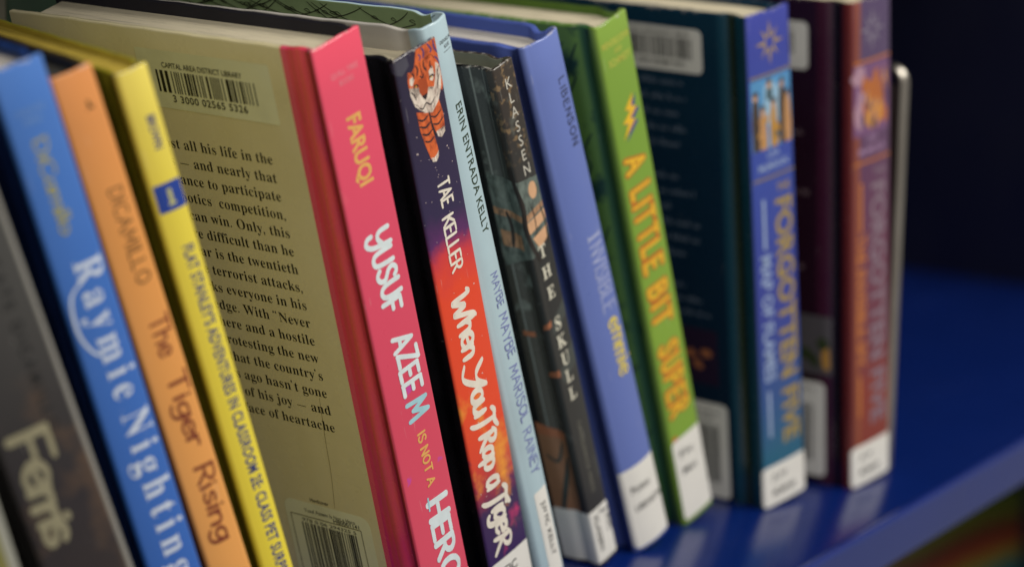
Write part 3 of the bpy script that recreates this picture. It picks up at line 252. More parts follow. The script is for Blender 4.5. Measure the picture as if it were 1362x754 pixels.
def C(*p): return ('c', [(p[i], p[i+1]) for i in range(0, len(p), 2)])
def S(*p): return ('s', [(p[i], p[i+1]) for i in range(0, len(p), 2)])
def loop(cx, cy, rx, ry, a0=95, n=10, span=372):
    return ('c', [(cx+rx*math.cos(R(a0+span*i/n)), cy+ry*math.sin(R(a0+span*i/n))) for i in range(n+1)])
GL = {
'A': (.68, [S(0, 0, .34, 1), S(.34, 1, .68, 0), S(.12, .35, .56, .35)]),
'B': (.52, [S(0, 0, 0, 1), C(0, 1, .33, .98, .44, .78, .33, .57, 0, .53), C(0, .53, .38, .5, .52, .26, .38, .03, 0, 0)]),
'C': (.6, [C(.6, .84, .45, .98, .25, .97, .06, .76, .02, .45, .12, .12, .33, .01, .52, .06, .62, .18)]),
'D': (.58, [S(0, 0, 0, 1), C(0, 1, .3, .97, .53, .78, .58, .5, .5, .2, .28, .03, 0, 0)]),
'E': (.5, [S(.5, 1, 0, 1), S(0, 1, 0, 0), S(0, 0, .52, 0), S(0, .52, .42, .52)]),
'F': (.48, [S(.5, 1, 0, 1), S(0, 1, 0, 0), S(0, .52, .4, .52)]),
'G': (.62, [C(.6, .84, .45, .98, .25, .97, .06, .76, .02, .45, .12, .12, .33, .01, .52, .08, .6, .3), S(.6, .42, .36, .42), S(.6, .42, .6, .05)]),
'H': (.56, [S(0, 0, 0, 1), S(.56, 0, .56, 1), S(0, .5, .56, .5)]),
'I': (.04, [S(.02, 0, .02, 1)]),
'K': (.54, [S(0, 0, 0, 1), S(.52, 1, 0, .42), S(.17, .58, .56, 0)]),
'L': (.46, [S(0, 1, 0, 0), S(0, 0, .46, 0)]),
'M': (.8, [S(0, 0, .1, 1), S(.1, 1, .4, .25), S(.4, .25, .7, 1), S(.7, 1, .8, 0)]),
'N': (.58, [S(0, 0, 0, 1), S(0, 1, .58, 0), S(.58, 0, .58, 1)]),
'O': (.66, [loop(.33, .5, .33, .49)]),
'P': (.48, [S(0, 0, 0, 1), C(0, 1, .33, .98, .48, .75, .34, .5, 0, .46)]),
'R': (.54, [S(0, 0, 0, 1), C(0, 1, .33, .98, .48, .76, .34, .52, 0, .48), S(.2, .48, .54, 0)]),
'S': (.5, [C(.48, .86, .36, .98, .16, .97, .04, .8, .12, .6, .3, .48, .47, .34, .48, .15, .34, .01, .15, .01, .0, .14)]),
'T': (.58, [S(.29, 0, .29, 1), S(0, 1, .58, 1)]),
'U': (.56, [C(0, 1, 0, .4, .08, .1, .28, 0, .48, .1, .56, .4, .56, 1)]),
'V': (.6, [S(0, 1, .3, 0), S(.3, 0, .6, 1)]),
'W': (.86, [S(0, 1, .2, 0), S(.2, 0, .43, .78), S(.43, .78, .64, 0), S(.64, 0, .86, 1)]),
'Y': (.58, [S(0, 1, .29, .48), S(.58, 1, .29, .48), S(.29, .48, .29, 0)]),
'Z': (.55, [S(0, 1, .55, 1), S(.55, 1, 0, 0), S(0, 0, .56, 0)]),
'a': (.43, [C(.42, .5, .3, .61, .12, .58, .01, .36, .03, .12, .17, .01, .32, .1, .42, .32), S(.43, .62, .44, .0)]),
'c': (.4, [C(.4, .5, .27, .61, .1, .55, .0, .32, .08, .08, .24, 0, .4, .1)]),
'd': (.44, [C(.42, .45, .3, .6, .12, .58, .01, .36, .03, .12, .17, .01, .32, .1, .42, .3), S(.44, 1, .44, 0)]),
'e': (.44, [C(.03, .3, .25, .32, .44, .36, .4, .54, .24, .62, .06, .52, .0, .28, .1, .06, .27, 0, .45, .1)]),
'g': (.43, [C(.42, .5, .3, .61, .12, .58, .01, .38, .04, .16, .17, .07, .32, .15, .42, .34), C(.44, .62, .44, .2, .42, -.12, .32, -.3, .14, -.32, .0, -.22)]),
'h': (.42, [S(0, 1, 0, 0), C(0, .36, .12, .57, .27, .61, .39, .48, .41, .2, .41, 0)]),
'i': (.03, [S(.015, .62, .015, 0), S(.015, .86, .02, .88)]),
'l': (.03, [S(.015, 1, .015, 0)]),
'm': (.7, [S(0, .62, 0, 0), C(0, .38, .1, .58, .22, .6, .33, .46, .34, 0), C(.34, .38, .44, .58, .56, .6, .68, .46, .69, 0)]),
'n': (.42, [S(0, .62, 0, 0), C(0, .36, .12, .57, .27, .61, .39, .48, .41, .2, .41, 0)]),
'o': (.46, [loop(.23, .31, .23, .31)]),
'p': (.44, [S(0, .64, 0, -.34), C(0, .36, .1, .57, .25, .61, .42, .45, .42, .2, .3, .02, .14, .02, .0, .16)]),
'r': (.3, [S(0, .62, 0, 0), C(0, .34, .08, .52, .2, .61, .32, .56)]),
's': (.36, [C(.34, .52, .24, .61, .08, .57, .04, .43, .18, .32, .34, .22, .32, .06, .17, 0, .0, .08)]),
't': (.34, [S(.15, .9, .15, .0), S(0, .62, .34, .62)]),
'u': (.42, [C(0, .62, 0, .25, .07, .04, .22, .01, .36, .14, .41, .3), S(.41, .62, .42, 0)]),
'y': (.46, [C(0, .62, .04, .32, .16, .22, .32, .28, .42, .45), C(.46, .64, .45, .2, .36, -.16, .18, -.32, .0, -.24)]),
'Q': (.66, [loop(.33, .5, .33, .49), S(.4, .2, .68, -.06)]),
':': (.04, [S(.02, .2, .02, .22), S(.02, .62, .02, .64)]),
"'": (.04, [S(.02, 1, .0, .82)]),
# brush-letter forms
'1': (.64, [C(0, 1.0, .02, .6, .14, .42, .34, .42, .52, .56), C(.64, 1.02, .6, .4, .5, .0, .3, -.2, .1, -.12, .04, .1)]),   # Y with a looped tail
'2': (.86, [C(.0, .86, .1, .98, .14, .7, .16, .25, .2, .04, .3, .3, .43, .66, .5, .3, .56, .04, .66, .4, .8, .98, .92, 1.12)]), # W
'3': (.62, [C(-.12, .92, .1, 1.02, .45, .96, .78, 1.06), C(.34, .98, .3, .5, .22, .1, .1, -.06)]),   # T swash
'4': (.6, [C(.06, .95, .08, .5, .02, -.05), C(-.04, .86, .2, 1.02, .46, .88, .4, .6, .08, .48), C(.14, .48, .34, .2, .62, -.12)]), # R
'5': (.62, [C(.0, .98, .2, .5, .44, .52, .62, .96), C(.62, .98, .5, .4, .2, -.3, -.1, -.12)]),
}
def catmull(p, n=6):
    if len(p) < 3: return p
    out = []
    for i in range(len(p)-1):
        a, b, c, d = p[max(0, i-1)], p[i], p[i+1], p[min(len(p)-1, i+2)]
        for k in range(n):
            t = k/n
            out.append(tuple(.5*((2*b[j])+(-a[j]+c[j])*t+(2*a[j]-5*b[j]+4*c[j]-d[j])*t*t+(-a[j]+3*b[j]-3*c[j]+d[j])*t**3) for j in (0, 1)))
    out.append(p[-1]); return out
def ribbon(pts, pen, contrast, taper, V, F, Z, z):
    n = len(pts); L = []; Rr = []; ds = []; ws = []
    for i in range(n):
        a = pts[max(0, i-1)]; b = pts[min(n-1, i+1)]
        dx, dy = b[0]-a[0], b[1]-a[1]; l = math.hypot(dx, dy) or 1; dx /= l; dy /= l
        w = pen*.5*(1-contrast+contrast*abs(dy*.9+dx*.25))
        t = i/max(1, n-1); w *= 1-taper*abs(2*t-1)**3
        ds.append((dx, dy)); ws.append(w)
        L.append((pts[i][0]-dy*w, pts[i][1]+dx*w)); Rr.append((pts[i][0]+dy*w, pts[i][1]-dx*w))
    i0 = len(V)
    for i in range(n):
        V.append(L[i]); V.append(Rr[i]); Z.extend([z+.006*i/n]*2)
    for i in range(n-1): F.append((i0+2*i, i0+2*i+1, i0+2*i+3, i0+2*i+2))
    for e, sg in ((0, -1), (n-1, 1)):
        dx, dy = ds[e]; w = ws[e]; c = len(V); a0 = math.atan2(dy, dx)
        for k in range(7):
            a = a0+sg*0+(-90+30*k)*math.pi/180 if sg > 0 else a0+math.pi+(-90+30*k)*math.pi/180
            V.append((pts[e][0]+w*math.cos(a), pts[e][1]+w*math.sin(a)))
        F.append(tuple(range(c, c+7))); Z.extend([z+(.006 if e else -.0008)]*7)
def t_pen(txt, pen=.16, gap=.16, contrast=0.0, wob=0.0, taper=0.0, bounce=0.0, slant=0.0, narrow=1.0, seed=1, space=.36, sizes=None):
    rnd = random.Random(seed); V = []; F = []; Z = []; x = 0; k = 0
    for ci, ch in enumerate(txt):
        if ch == ' ': x += space; continue
        w, strokes = GL[ch]; dy = (rnd.random()-.5)*bounce; sc = 1+(rnd.random()-.5)*bounce
        if sizes: sc *= sizes[ci]
        rot = (rnd.random()-.5)*wob*2
        for typ, p in strokes:
            q = []
            for (px, py) in p:
                px = px*narrow*sc; py = py*sc+dy
                px += py*slant; px, py = px-py*rot, py+px*rot
                q.append((x+px+(rnd.random()-.5)*wob*.3, py+(rnd.random()-.5)*wob*.3))
            if typ == 'c': q = catmull(q)
            elif len(q) == 2: q = [tuple(q[0][j]+(q[1][j]-q[0][j])*t/4 for j in (0, 1)) for t in range(5)]
            k += 1
            ribbon(q, pen, contrast, taper, V, F, Z, k*.0075)
        x += w*narrow*sc+gap
    return V, F, 1.0, Z

# ---------------------------------------------------------------- books
class Book:
    """local frame: +X across the spine, +Y into the shelf, +Z up the spine; origin at the spine's lower left corner (mm)"""
    def __init__(s, name, label, cat, x, y, lean, t, h, yaw, D, mats, z=0.0, bulge=.5, rc=.9, groove=(0, 7, 3), tb=2.6,
                 recess=3.0, dip=.6, spine_d=3.0, back_uv=None, group='books standing in a row on the blue shelf', pages_front=1.5, seed=0):
        s.t, s.h, s.D, s.tb = t, h, D, tb; s.mats = mats
        e = bpy.data.objects.new(name, None); COL.objects.link(e); s.e = e
        e.empty_display_size = .02
        e.location = (x*MM, y*MM, z*MM); e.rotation_euler = (0, -R(lean), R(yaw))
        tag(e, label, cat, group)
        gv, gd, gw = groove
        def g(d):
            return gv*math.exp(-((d-gd)/gw)**2) if gv else 0.0
        def bul(u): q = (u-t/2)/(t/2); return bulge*(1-q*q)
        P = []
        d = D
        while d > rc+.01:
            P.append((g(d), d)); d -= 1.0 if d < 22 else 6.0
        for k in range(6):                       # left corner
            a = k/5*math.pi/2
            P.append((rc-rc*math.cos(a)+g(rc)*(1-k/5), rc-rc*math.sin(a)))
        m = len(P)-1; n = max(8, int(t/1.0))
        for k in range(1, n):
            u = rc+(t-2*rc)*k/n
            P.append((u, -(bul(u)-bul(rc))))
        Q = [(t-p[0], p[1]) for p in reversed(P[:m+1])]
        s.P = P+Q
        A = [0.0]
        for a, b in zip(s.P, s.P[1:]): A.append(A[-1]+math.hypot(b[0]-a[0], b[1]-a[1]))
        zero = A[m]-rc
        s.A = [a-zero for a in A]
        s.N = []
        for i in range(len(s.P)):
            a = s.P[max(0, i-1)]; b = s.P[min(len(s.P)-1, i+1)]
            dx, dy = b[0]-a[0], b[1]-a[1]; l = math.hypot(dx, dy) or 1
            s.N.append((dy/l, -dx/l))            # outward
        s.smin, s.smax = s.A[0], s.A[-1]; s.S1 = s.A[len(s.A)-1-m]+rc   # spine runs from 0 to S1
        rnd = random.Random(seed+int(t*10)); ph = [rnd.random()*6 for _ in range(4)]
        s.ph = ph
        def top(S):
            v = h+.12*math.sin(S*.35+ph[0])+.06*math.sin(S*.9+ph[1])
            for c in (-spine_d*1.6, s.S1+spine_d*1.6): v -= dip*math.exp(-((S-c)/(spine_d*.7))**2)
            return v
        s.top = top
        a, b = -spine_d, s.S1+spine_d
        s.spine = s.loft('spine', a, b, min(1.3, tb), mats['spine'], mats.get('inner_spine', mats['spine']), e)
        s.back = s.loft('back_cover', s.smin, a-.05, tb, mats['back'], mats.get('inner', mats['back']), e)
        s.front = s.loft('front_cover', b+.05, s.smax, tb, mats.get('front', mats['back']), mats.get('inner', mats['back']), e)
        # text block
        u0, u1, d0, d1, v0, v1 = tb+.12, t-tb-.12, pages_front+1.2, D-3.2, recess, h-recess
        nb = 7; ring = []
        for k in range(nb+1):
            u = u0+(u1-u0)*k/nb; q = 2*k/nb-1; ring.append((u, d0+ .9*q*q))
        for k in range(nb, -1, -1):
            u = u0+(u1-u0)*k/nb; q = 2*k/nb-1; ring.append((u, d1-1.6*(1-q*q)*(1 if bulge > .8 else .2)))
        V = [(p[0], p[1], z_) for z_ in (v0, v1) for p in ring]; L = len(ring)
        F = [tuple(range(L))[::-1], tuple(range(L, 2*L))]+[(i, (i+1) % L, L+(i+1) % L, L+i) for i in range(L)]
        s.pages = mesh('page_block', V, F, mats['pages'], e, smo=False)
    def at(s, S):
        A = s.A
        if S <= A[0]: i = 0
        elif S >= A[-1]: i = len(A)-2
        else:
            lo, hi = 0, len(A)-1
            while hi-lo > 1:
                m = (lo+hi)//2
                if A[m] <= S: lo = m
                else: hi = m
            i = lo
        f = (S-A[i])/(A[i+1]-A[i])
        p, q = s.P[i], s.P[i+1]; a, b = s.N[i], s.N[i+1]
        n = (a[0]+(b[0]-a[0])*f, a[1]+(b[1]-a[1])*f); l = math.hypot(*n) or 1
        return (p[0]+(q[0]-p[0])*f, p[1]+(q[1]-p[1])*f), (n[0]/l, n[1]/l)
    def loft(s, name, a, b, th, mo, mi, parent):
        S = [a]+[x for x in s.A if a+.15 < x < b-.15]+[b]
        er = .55; V = []; U = []; F = []; I = []
        nv = 14
        for S_ in S:
            p, n = s.at(S_); T = s.top(S_)
            ring = [(-th, .35), (-th+.35, 0.0), (-er*.9, 0.0), (-.12, er*.35), (0, er)]
            ring += [(0, er+(T-2*er)*k/nv) for k in range(1, nv)]
            ring += [(0, T-er), (-.12, T-er*.35), (-er*.9, T), (-th+.35, T), (-th, T-.35)]
            for (o, z) in ring:
                V.append((p[0]+n[0]*o, p[1]+n[1]*o, z)); U.append((S_/100, z/100))
        L = len(ring)
        for i in range(len(S)-1):
            for k in range(L):
                k2 = (k+1) % L
                F.append((i*L+k, i*L+k2, (i+1)*L+k2, (i+1)*L+k)); I.append(1 if k in (L-1, L-2, 0) else 0)
        F.append(tuple(range(L))); I.append(0); F.append(tuple(range((len(S)-1)*L, len(S)*L))[::-1]); I.append(0)
        o = mesh(name, V, [f[::-1] for f in F], [mo, mi], parent, I, U, ang=50)
        return o
    def decal(s, name, items, parent=None):
        """items: (verts as (s,b), faces, material, lift mm [, per-vertex extra lift])"""
        V = []; F = []; I = []; M = []
        for it in items:
            vs, fs, mat, off = it[:4]; zz = it[4] if len(it) > 4 else None
            bm = bmesh.new()
            bv = [bm.verts.new((v[0], v[1], zz[i] if zz else 0.0)) for i, v in enumerate(vs)]
            for f in fs:
                try: bm.faces.new([bv[i] for i in f])
                except ValueError: pass
            big = [f for f in bm.faces if len(f.verts) > 4]
            if big: bmesh.ops.triangulate(bm, faces=big)
            xs = [v.co.x for v in bm.verts]
            lo, hi = min(xs), max(xs)
            cuts = [S_ for S_ in s.A if lo < S_ < hi and (S_ > -24 and S_ < s.S1+24)]
            for cpos in cuts:
                bmesh.ops.bisect_plane(bm, geom=bm.verts[:]+bm.edges[:]+bm.faces[:], plane_co=(cpos, 0, 0), plane_no=(1, 0, 0), dist=1e-5)
            bm.verts.ensure_lookup_table(); bm.verts.index_update()
            n0 = len(V)
            for v in bm.verts:
                p, n = s.at(v.co.x); o = off+v.co.z
                V.append((p[0]+n[0]*o, p[1]+n[1]*o, s.h-v.co.y))
            if mat not in M: M.append(mat)
            mi = M.index(mat)
            for f in bm.faces: F.append(tuple(n0+v.index for v in f.verts)); I.append(mi)
            bm.free()
        o = mesh(name, V, F, M, parent or s.e, I, smo=False)
        # make every face look outward
        bm = bmesh.new(); bm.from_mesh(o.data)
        for f in bm.faces:
            c = f.calc_center_median(); cx, cy = c.x/MM, c.y/MM
            out = Vector((0, -1, 0)) if cy < 1.2 and 0.3 < cx < s.t-.3 else (Vector((-1, -.2, 0)) if cx < s.t/2 else Vector((1, -.2, 0)))
            if f.normal.dot(out) < 0: f.normal_flip()
        bm.to_mesh(o.data); bm.free()
        return o
    # --- lettering: returns decal items
    def put(s, T, mode, p0, p1, base, cap, mat, off=.05, hscale=None, align=None):
        V, F, ch = T[:3]; Z = T[3] if len(T) > 3 else None
        xs = [v[0] for v in V]; x0, x1 = min(xs), max(xs)
        k = cap/ch
        kx = (p1-p0)/(x1-x0) if hscale is None else k*hscale
        if align == 'right': sh = p1-(x1-x0)*kx
        else: sh = p0
        out = []
        for (x, y) in V:
            along = sh+(x-x0)*kx; up = y*k
            out.append((base+up, along) if mode == 'down' else (along, base-up))
        return (out, F, mat, off, [z for z in Z] if Z else None)
    def stacked(s, letters, maker, sc, b0, b1, cap, mat, off=.05, wscale=1.0):
        items = []; n = len(letters)
        for i, chr_ in enumerate(letters):
            V, F, ch = maker(chr_)[:3]; k = cap/ch
            xs = [v[0] for v in V]; cx = (min(xs)+max(xs))/2
            b = b0+cap+(b1-b0-cap)*(i/(n-1) if n > 1 else 0)
            items.append(([(sc+(x-cx)*k*wscale, b-y*k) for x, y in V], F, mat, off))
        return items
def rrect(s0, b0, s1, b1, r=1.5, corners=(1, 1, 1, 1), n=5):
    P = []
    for (cx, cy, a0, on) in ((s1-r, b0+r, -90, corners[1]), (s1-r, b1-r, 0, corners[2]), (s0+r, b1-r, 90, corners[3]), (s0+r, b0+r, 180, corners[0])):
        if on:
            for k in range(n+1):
                a = R(a0+90*k/n); P.append((cx+r*math.cos(a), cy+r*math.sin(a)))
        else:
            sx = 1 if a0 in (-90, 0) else -1; sy = 1 if a0 in (0, 90) else -1
            P.append((cx+sx*r, cy+sy*r))
    return P, [tuple(range(len(P)))]
def poly(*p): return [(p[i], p[i+1]) for i in range(0, len(p), 2)], [tuple(range(len(p)//2))]
def blob(cx, cy, rx, ry, n=14, jit=0.0, rot=0.0, seed=1):
    rnd = random.Random(seed); P = []
    for k in range(n):
        a = 2*math.pi*k/n; q = 1+(rnd.random()-.5)*2*jit
        x, y = rx*q*math.cos(a), ry*q*math.sin(a)
        P.append((cx+x*math.cos(rot)-y*math.sin(rot), cy+x*math.sin(rot)+y*math.cos(rot)))
    return P, [tuple(range(n))]
def line(pts, w, lift=0):
    V = []; F = []; Z = []
    ribbon(catmull(pts), w, 0.0, 0.5, V, F, Z, lift); return V, F
def merge(items):
    """several (verts, faces) shapes as one"""
    V = []; F = []
    for v, f in items:
        n = len(V); V += list(v); F += [tuple(i+n for i in q) for q in f]
    return V, F
def bars(s0, s1, b0, b1, seed=3, fill=.5):
    rnd = random.Random(seed); L = []; x = s0; u = (s1-s0)/95
    while x < s1-.1:
        w = u*rnd.choice((1, 1, 1, 2, 2, 3)); w = min(w, s1-x)
        L.append(poly(x, b0, x+w, b0, x+w, b1, x, b1)); x += w+u*rnd.choice((1, 1, 2, 2, 3))
    return merge(L)
def ptext(s0, s1, b0, pitch, rows, cap, seed=1, ragged=.25):
    """rows of print too small to read: short word-long strokes"""
    rnd = random.Random(seed); L = []
    for r in range(rows):
        b = b0+pitch*r; x = s0+(rnd.random()*ragged*(s1-s0))*.3
        end = s1-(rnd.random()*ragged*(s1-s0))
        while x < end:
            w = cap*rnd.uniform(1.0, 4.2); w = min(w, end-x)
            y = x
            while y < x+w-.1:
                q = min(cap*.55, x+w-y); hh = cap*rnd.choice((.6, .6, .65, 1.0))
                L.append(poly(y, b-hh, y+q*.72, b-hh, y+q*.72, b, y, b)); y += q
            x += w+cap*.6
    return merge(L)

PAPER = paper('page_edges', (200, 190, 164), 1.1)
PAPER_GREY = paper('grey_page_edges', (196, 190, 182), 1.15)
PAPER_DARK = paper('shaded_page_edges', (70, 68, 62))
PAPER_YEL = paper('yellowed_page_edges', (190, 165, 60))
LABEL = plain('label_paper', (222, 220, 214), 1.1, .03, 60, .5, .15, .04)
INK = ink('black_print', (22, 22, 24)); INKG = ink('grey_print', (70, 70, 72)); WHITE = ink('white_print', (236, 234, 226), 1.0)
LABELFILM = plain('label_under_film', (232, 224, 190), 1.2, .05, 60, .4, .4, .06)
FICTION = lambda: None
def spine_label(bk, s0, b0, s1, b1, rows, r=2.0, corners=(1, 1, 1, 1), rot=False, seed=2):
    lab = bk.decal('spine_label', [rrect(s0, b0, s1, b1, r, corners)+(LABEL, .10)])
    its = []
    for (txt, c0, c1, base, cap, mat) in rows:
        its.append(bk.put(t_sans(txt, .012), 'down' if rot else 'across', c0, c1, base, cap, mat, .17))
    if its: bk.decal('label_print', its, lab)
    return lab

# ---------------------------------------------------------------- the bookcase
def laminate(name, c, k=1.0, rough=.34, var=.05):
    nt = NT(name); tc = nt.n('ShaderNodeTexCoord'); vec = tc.outputs['Object']
    base = rgb(*c, k); f = nt.noise(vec, 18, 4)
    colr = nt.ramp(f, [(.3, tuple(v*(1-var*2) for v in base[:3])+(1,)), (.7, base)])
    dust = nt.noise(vec, 900, 2, .8)
    m = nt.ramp(dust, [(.70, BW(0)), (.80, BW(.10))])
    nt.l(nt.mix(m, colr, (.25, .27, .35, 1)), nt.b.inputs['Base Color'])
    smear = nt.noise(nt.stretch(vec, (1, 2.5, 1)), 9, 5)
    r = nt.n('ShaderNodeMapRange'); nt.l(smear, r.inputs[0]); r.inputs[1].default_value = .3; r.inputs[2].default_value = .7
    r.inputs[3].default_value = rough-.04; r.inputs[4].default_value = rough+.10; nt.l(r.outputs[0], nt.b.inputs['Roughness'])
    bp = nt.n('ShaderNodeBump'); bp.inputs['Strength'].default_value = .05; bp.inputs['Distance'].default_value = .001
    nt.l(nt.noise(vec, 700, 3), bp.inputs['Height']); nt.l(bp.outputs[0], nt.b.inputs['Normal'])
    nt.b.inputs['Specular IOR Level'].default_value = .5
    return nt.m
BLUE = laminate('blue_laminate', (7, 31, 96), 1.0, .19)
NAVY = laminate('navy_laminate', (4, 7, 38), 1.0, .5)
BAND = laminate('blue_edging', (28, 46, 116), 1.0, .22)

bc = bpy.data.objects.new('bookcase', None); COL.objects.link(bc)
bc.location = (375*MM, -55*MM, 0); bc.rotation_euler = (0, 0, R(2.0))
tag(bc, 'deep blue laminate bookcase holding the row of books on its shelf', 'bookcase')
sh = box('shelf_board', (-800, 4.1, -19), (462, 330, 0), BLUE, bc, .2)
box('edge_band', (-800, -.8, -19.2), (462, 4.0, .12), BAND, sh, 2.3, 6)
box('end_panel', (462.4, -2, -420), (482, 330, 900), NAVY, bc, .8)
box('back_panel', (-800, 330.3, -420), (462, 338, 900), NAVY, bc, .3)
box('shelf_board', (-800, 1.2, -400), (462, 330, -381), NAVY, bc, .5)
box('shelf_board', (-800, 20, 400), (462, 330, 419), BLUE, bc, .5)

# ---------------------------------------------------------------- cover materials
def ramp_cover(name, h, stops, wob=.05, k=1.0, scale=45, rough=.4, coatw=.35, splash=None, sdep=None, bump=.1, nstr=(1, 1, 1)):
    """print that changes down the spine, torn into by brushy noise"""
    nt = NT(name); uv, s, b = uv_axes(nt, h)
    tc = nt.n('ShaderNodeTexCoord'); ov = nt.stretch(tc.outputs['Object'], nstr)
    n1 = nt.noise(ov, scale, 5, .6)
    f = nt.math('ADD', nt.math('DIVIDE', b, h), nt.math('MULTIPLY', nt.math('SUBTRACT', n1, .5), wob*2))
    colr = nt.ramp(f, [(p, rgb(*c, k)) for p, c in stops])
    if splash:
        for (c, lo, hi, sc, b0, b1) in splash:
            n2 = nt.noise(ov, sc, 4, .6)
            m = nt.ramp(n2, [(lo, BW(0)), (hi, BW(1))])
            win = nt.ramp(nt.math('DIVIDE', b, h), [(max(0, b0-.05), BW(0)), (b0, BW(1)), (b1, BW(1)), (min(1, b1+.05), BW(0))])
            colr = nt.mix(nt.math('MULTIPLY', m, win), colr, rgb(*c, k))
    if sdep:   # colour bands round the hinge: list of (s0, s1, soft, colour)
        for (s0, s1, soft, c) in sdep:
            wv = nt.math('ADD', s, nt.math('MULTIPLY', nt.math('SUBTRACT', nt.noise(nt.stretch(tc.outputs['Object'], (1, 1, .12)), 60, 3), .5), soft*3))
            a = nt.n('ShaderNodeMapRange', interpolation_type='SMOOTHSTEP'); nt.l(wv, a.inputs[0]); a.inputs[1].default_value = s0-soft; a.inputs[2].default_value = s0+soft
            d = nt.n('ShaderNodeMapRange', interpolation_type='SMOOTHSTEP'); nt.l(wv, d.inputs[0]); d.inputs[1].default_value = s1-soft; d.inputs[2].default_value = s1+soft
            m = nt.math('SUBTRACT', a.outputs[0], d.outputs[0], True)
            colr = nt.mix(m, colr, rgb(*c, k))
    wn = nt.noise(tc.outputs['Object'], 380, 5, .75)
    hb = nt.math('MINIMUM', b, nt.math('SUBTRACT', h, b))
    near = nt.ramp(nt.math('MULTIPLY', hb, .2), [(0, BW(.5)), (.35, BW(.12)), (1, BW(0))])
    near2 = nt.ramp(nt.math('ABSOLUTE', nt.math('SUBTRACT', s, .2)), [(0, BW(.22)), (.7, BW(0))])
    wm = nt.math('GREATER_THAN', nt.math('ADD', wn, nt.math('MULTIPLY', nt.math('MAXIMUM', near, near2), .4)), .74)
    colr = nt.mix(nt.math('MULTIPLY', wm, .5), colr, (.55, .52, .47, 1))
    sc1 = nt.noise(nt.stretch(tc.outputs['Object'], (7, 7, .5)), 130, 3, .6)
    sc2 = nt.noise(nt.stretch(tc.outputs['Object'], (1.5, 1.5, 9)), 120, 3, .6)
    sm = nt.math('MAXIMUM', nt.math('GREATER_THAN', sc1, .715), nt.math('GREATER_THAN', sc2, .73))
    colr = nt.mix(nt.math('MULTIPLY', sm, .16), colr, (.7, .68, .64, 1))
    nt.l(colr, nt.b.inputs['Base Color'])
    coat(nt, rough, coatw, bump)
    return nt.m

# ================================================================= the row, from the near end
G = 'books standing in a row on the blue shelf'
# --- yellow green book at the very edge of the frame
sidem = ramp_cover('meadow_cover', 205, [(0, (96, 100, 56)), (.5, (112, 112, 56)), (.75, (140, 124, 60)), (1, (96, 82, 46))], .2, 1.0, 60,
                   splash=[((150, 80, 70), .55, .62, 90, .3, 1.0)], sdep=[(14.2, 24, .6, (150, 150, 140))])
grey_edge = plain('grey_board', (150, 150, 142), 1.0, .1)
bk = Book('picture_book', 'mottled yellow green book with a pale grey joint cut off by the lower left corner', 'book', 27.3, 0, 15.5, 17.5, 205, -21, 135,
          dict(spine=sidem, back=sidem, front=grey_edge, pages=PAPER_GREY), rc=1.5)

# --- dark book with cream script
ferm = ramp_cover('dark_jacket', 205, [(0, (68, 68, 66)), (.2, (60, 59, 58)), (.36, (46, 43, 44)), (.5, (36, 31, 36)), (.8, (46, 36, 34)), (1, (26, 26, 38))], .10, 1.1, 30,
                  splash=[((84, 64, 48), .52, .66, 24, .36, 1.0)], sdep=[(24.4, 27.6, .5, (128, 126, 120))])  # grey band paints in the light caught along the rounded right edge
bk = Book('hardback_book', 'dark grey brown hardback with one cream script word down its wide spine', 'book', 61.6, 0, 17.9, 26.2, 205, -21, 138,
          dict(spine=ferm, back=plain('charcoal_board', (34, 32, 34)), pages=PAPER_GREY), bulge=1.2, rc=1.6, groove=(1.0, 8, 3))
CREAM = ink('cream_ink', (150, 144, 116), 1.0)
bk.decal('title_lettering', [bk.put(t_pen('Ferris', .22, .05, .2, .05, 0, .1, 0, 1.0, 4, sizes=[1.3, 1.15, 1, 1, 1, 1.15]), 'down', 80, 117, 3.6, 9.4, CREAM)], bk.spine)
bk.decal('author_lettering', [bk.put(t_sans('KATE DICAMILLO', .03, 1.5), 'down', 30, 84, 15.8, 3.4, ink('soft_black', (26, 25, 26)))], bk.spine)

# --- blue book
raym = ramp_cover('cornflower_jacket', 229.8, [(0, (70, 116, 190)), (.3, (56, 104, 182)), (1, (40, 88, 170))], .10, 1.15, 22, .45, .25)
bk = Book('hardback_book', 'cornflower blue hardback with widely spaced white serif title and yellow author name', 'book', 100.2, 3.6, 15.95, 17.0, 229.8, -21, 145,
          dict(spine=raym, back=plain('deep_blue_board', (30, 58, 118)), inner=plain('blue_lining', (36, 62, 110)), pages=PAPER_GREY), bulge=.9, rc=1.4, groove=(1.2, 7, 3))
RW2 = ink('mist_blue_ink', (120, 156, 206))
RW = ink('pale_blue_white', (214, 224, 240), 1.0)
its = [bk.put(t_serif('Raymie', -.002, .13), 'down', 61.5, 106.5, 6.4, 9.5, RW), bk.put(t_serif('Nightingale', -.002, .13), 'down', 111.5, 187, 6.4, 9.5, RW),
       line([(6.6, 68), (3.2, 71), (1.9, 77), (2.2, 84), (4.6, 89.5), (7.0, 91.5)], .95, .1)+(RW, .07)]
bk.decal('title_lettering', its, bk.spine)
YEL = ink('daffodil_ink', (176, 168, 70), 1.0)
bk.decal('author_lettering', [bk.put(t_pen('DiCamillo', .11, .14, 0, .08, 0, .12, 0, 1, 5), 'down', 22.5, 52.5, 6.0, 4.1, YEL)], bk.spine)
bk.decal('imprint_lettering', [bk.put(t_sans('CANDLEWICK'), 'across', 3.5, 13, 15, 1.7, RW2), bk.put(t_sans('PRESS'), 'across', 5.5, 11, 18, 1.7, RW2)], bk.spine)

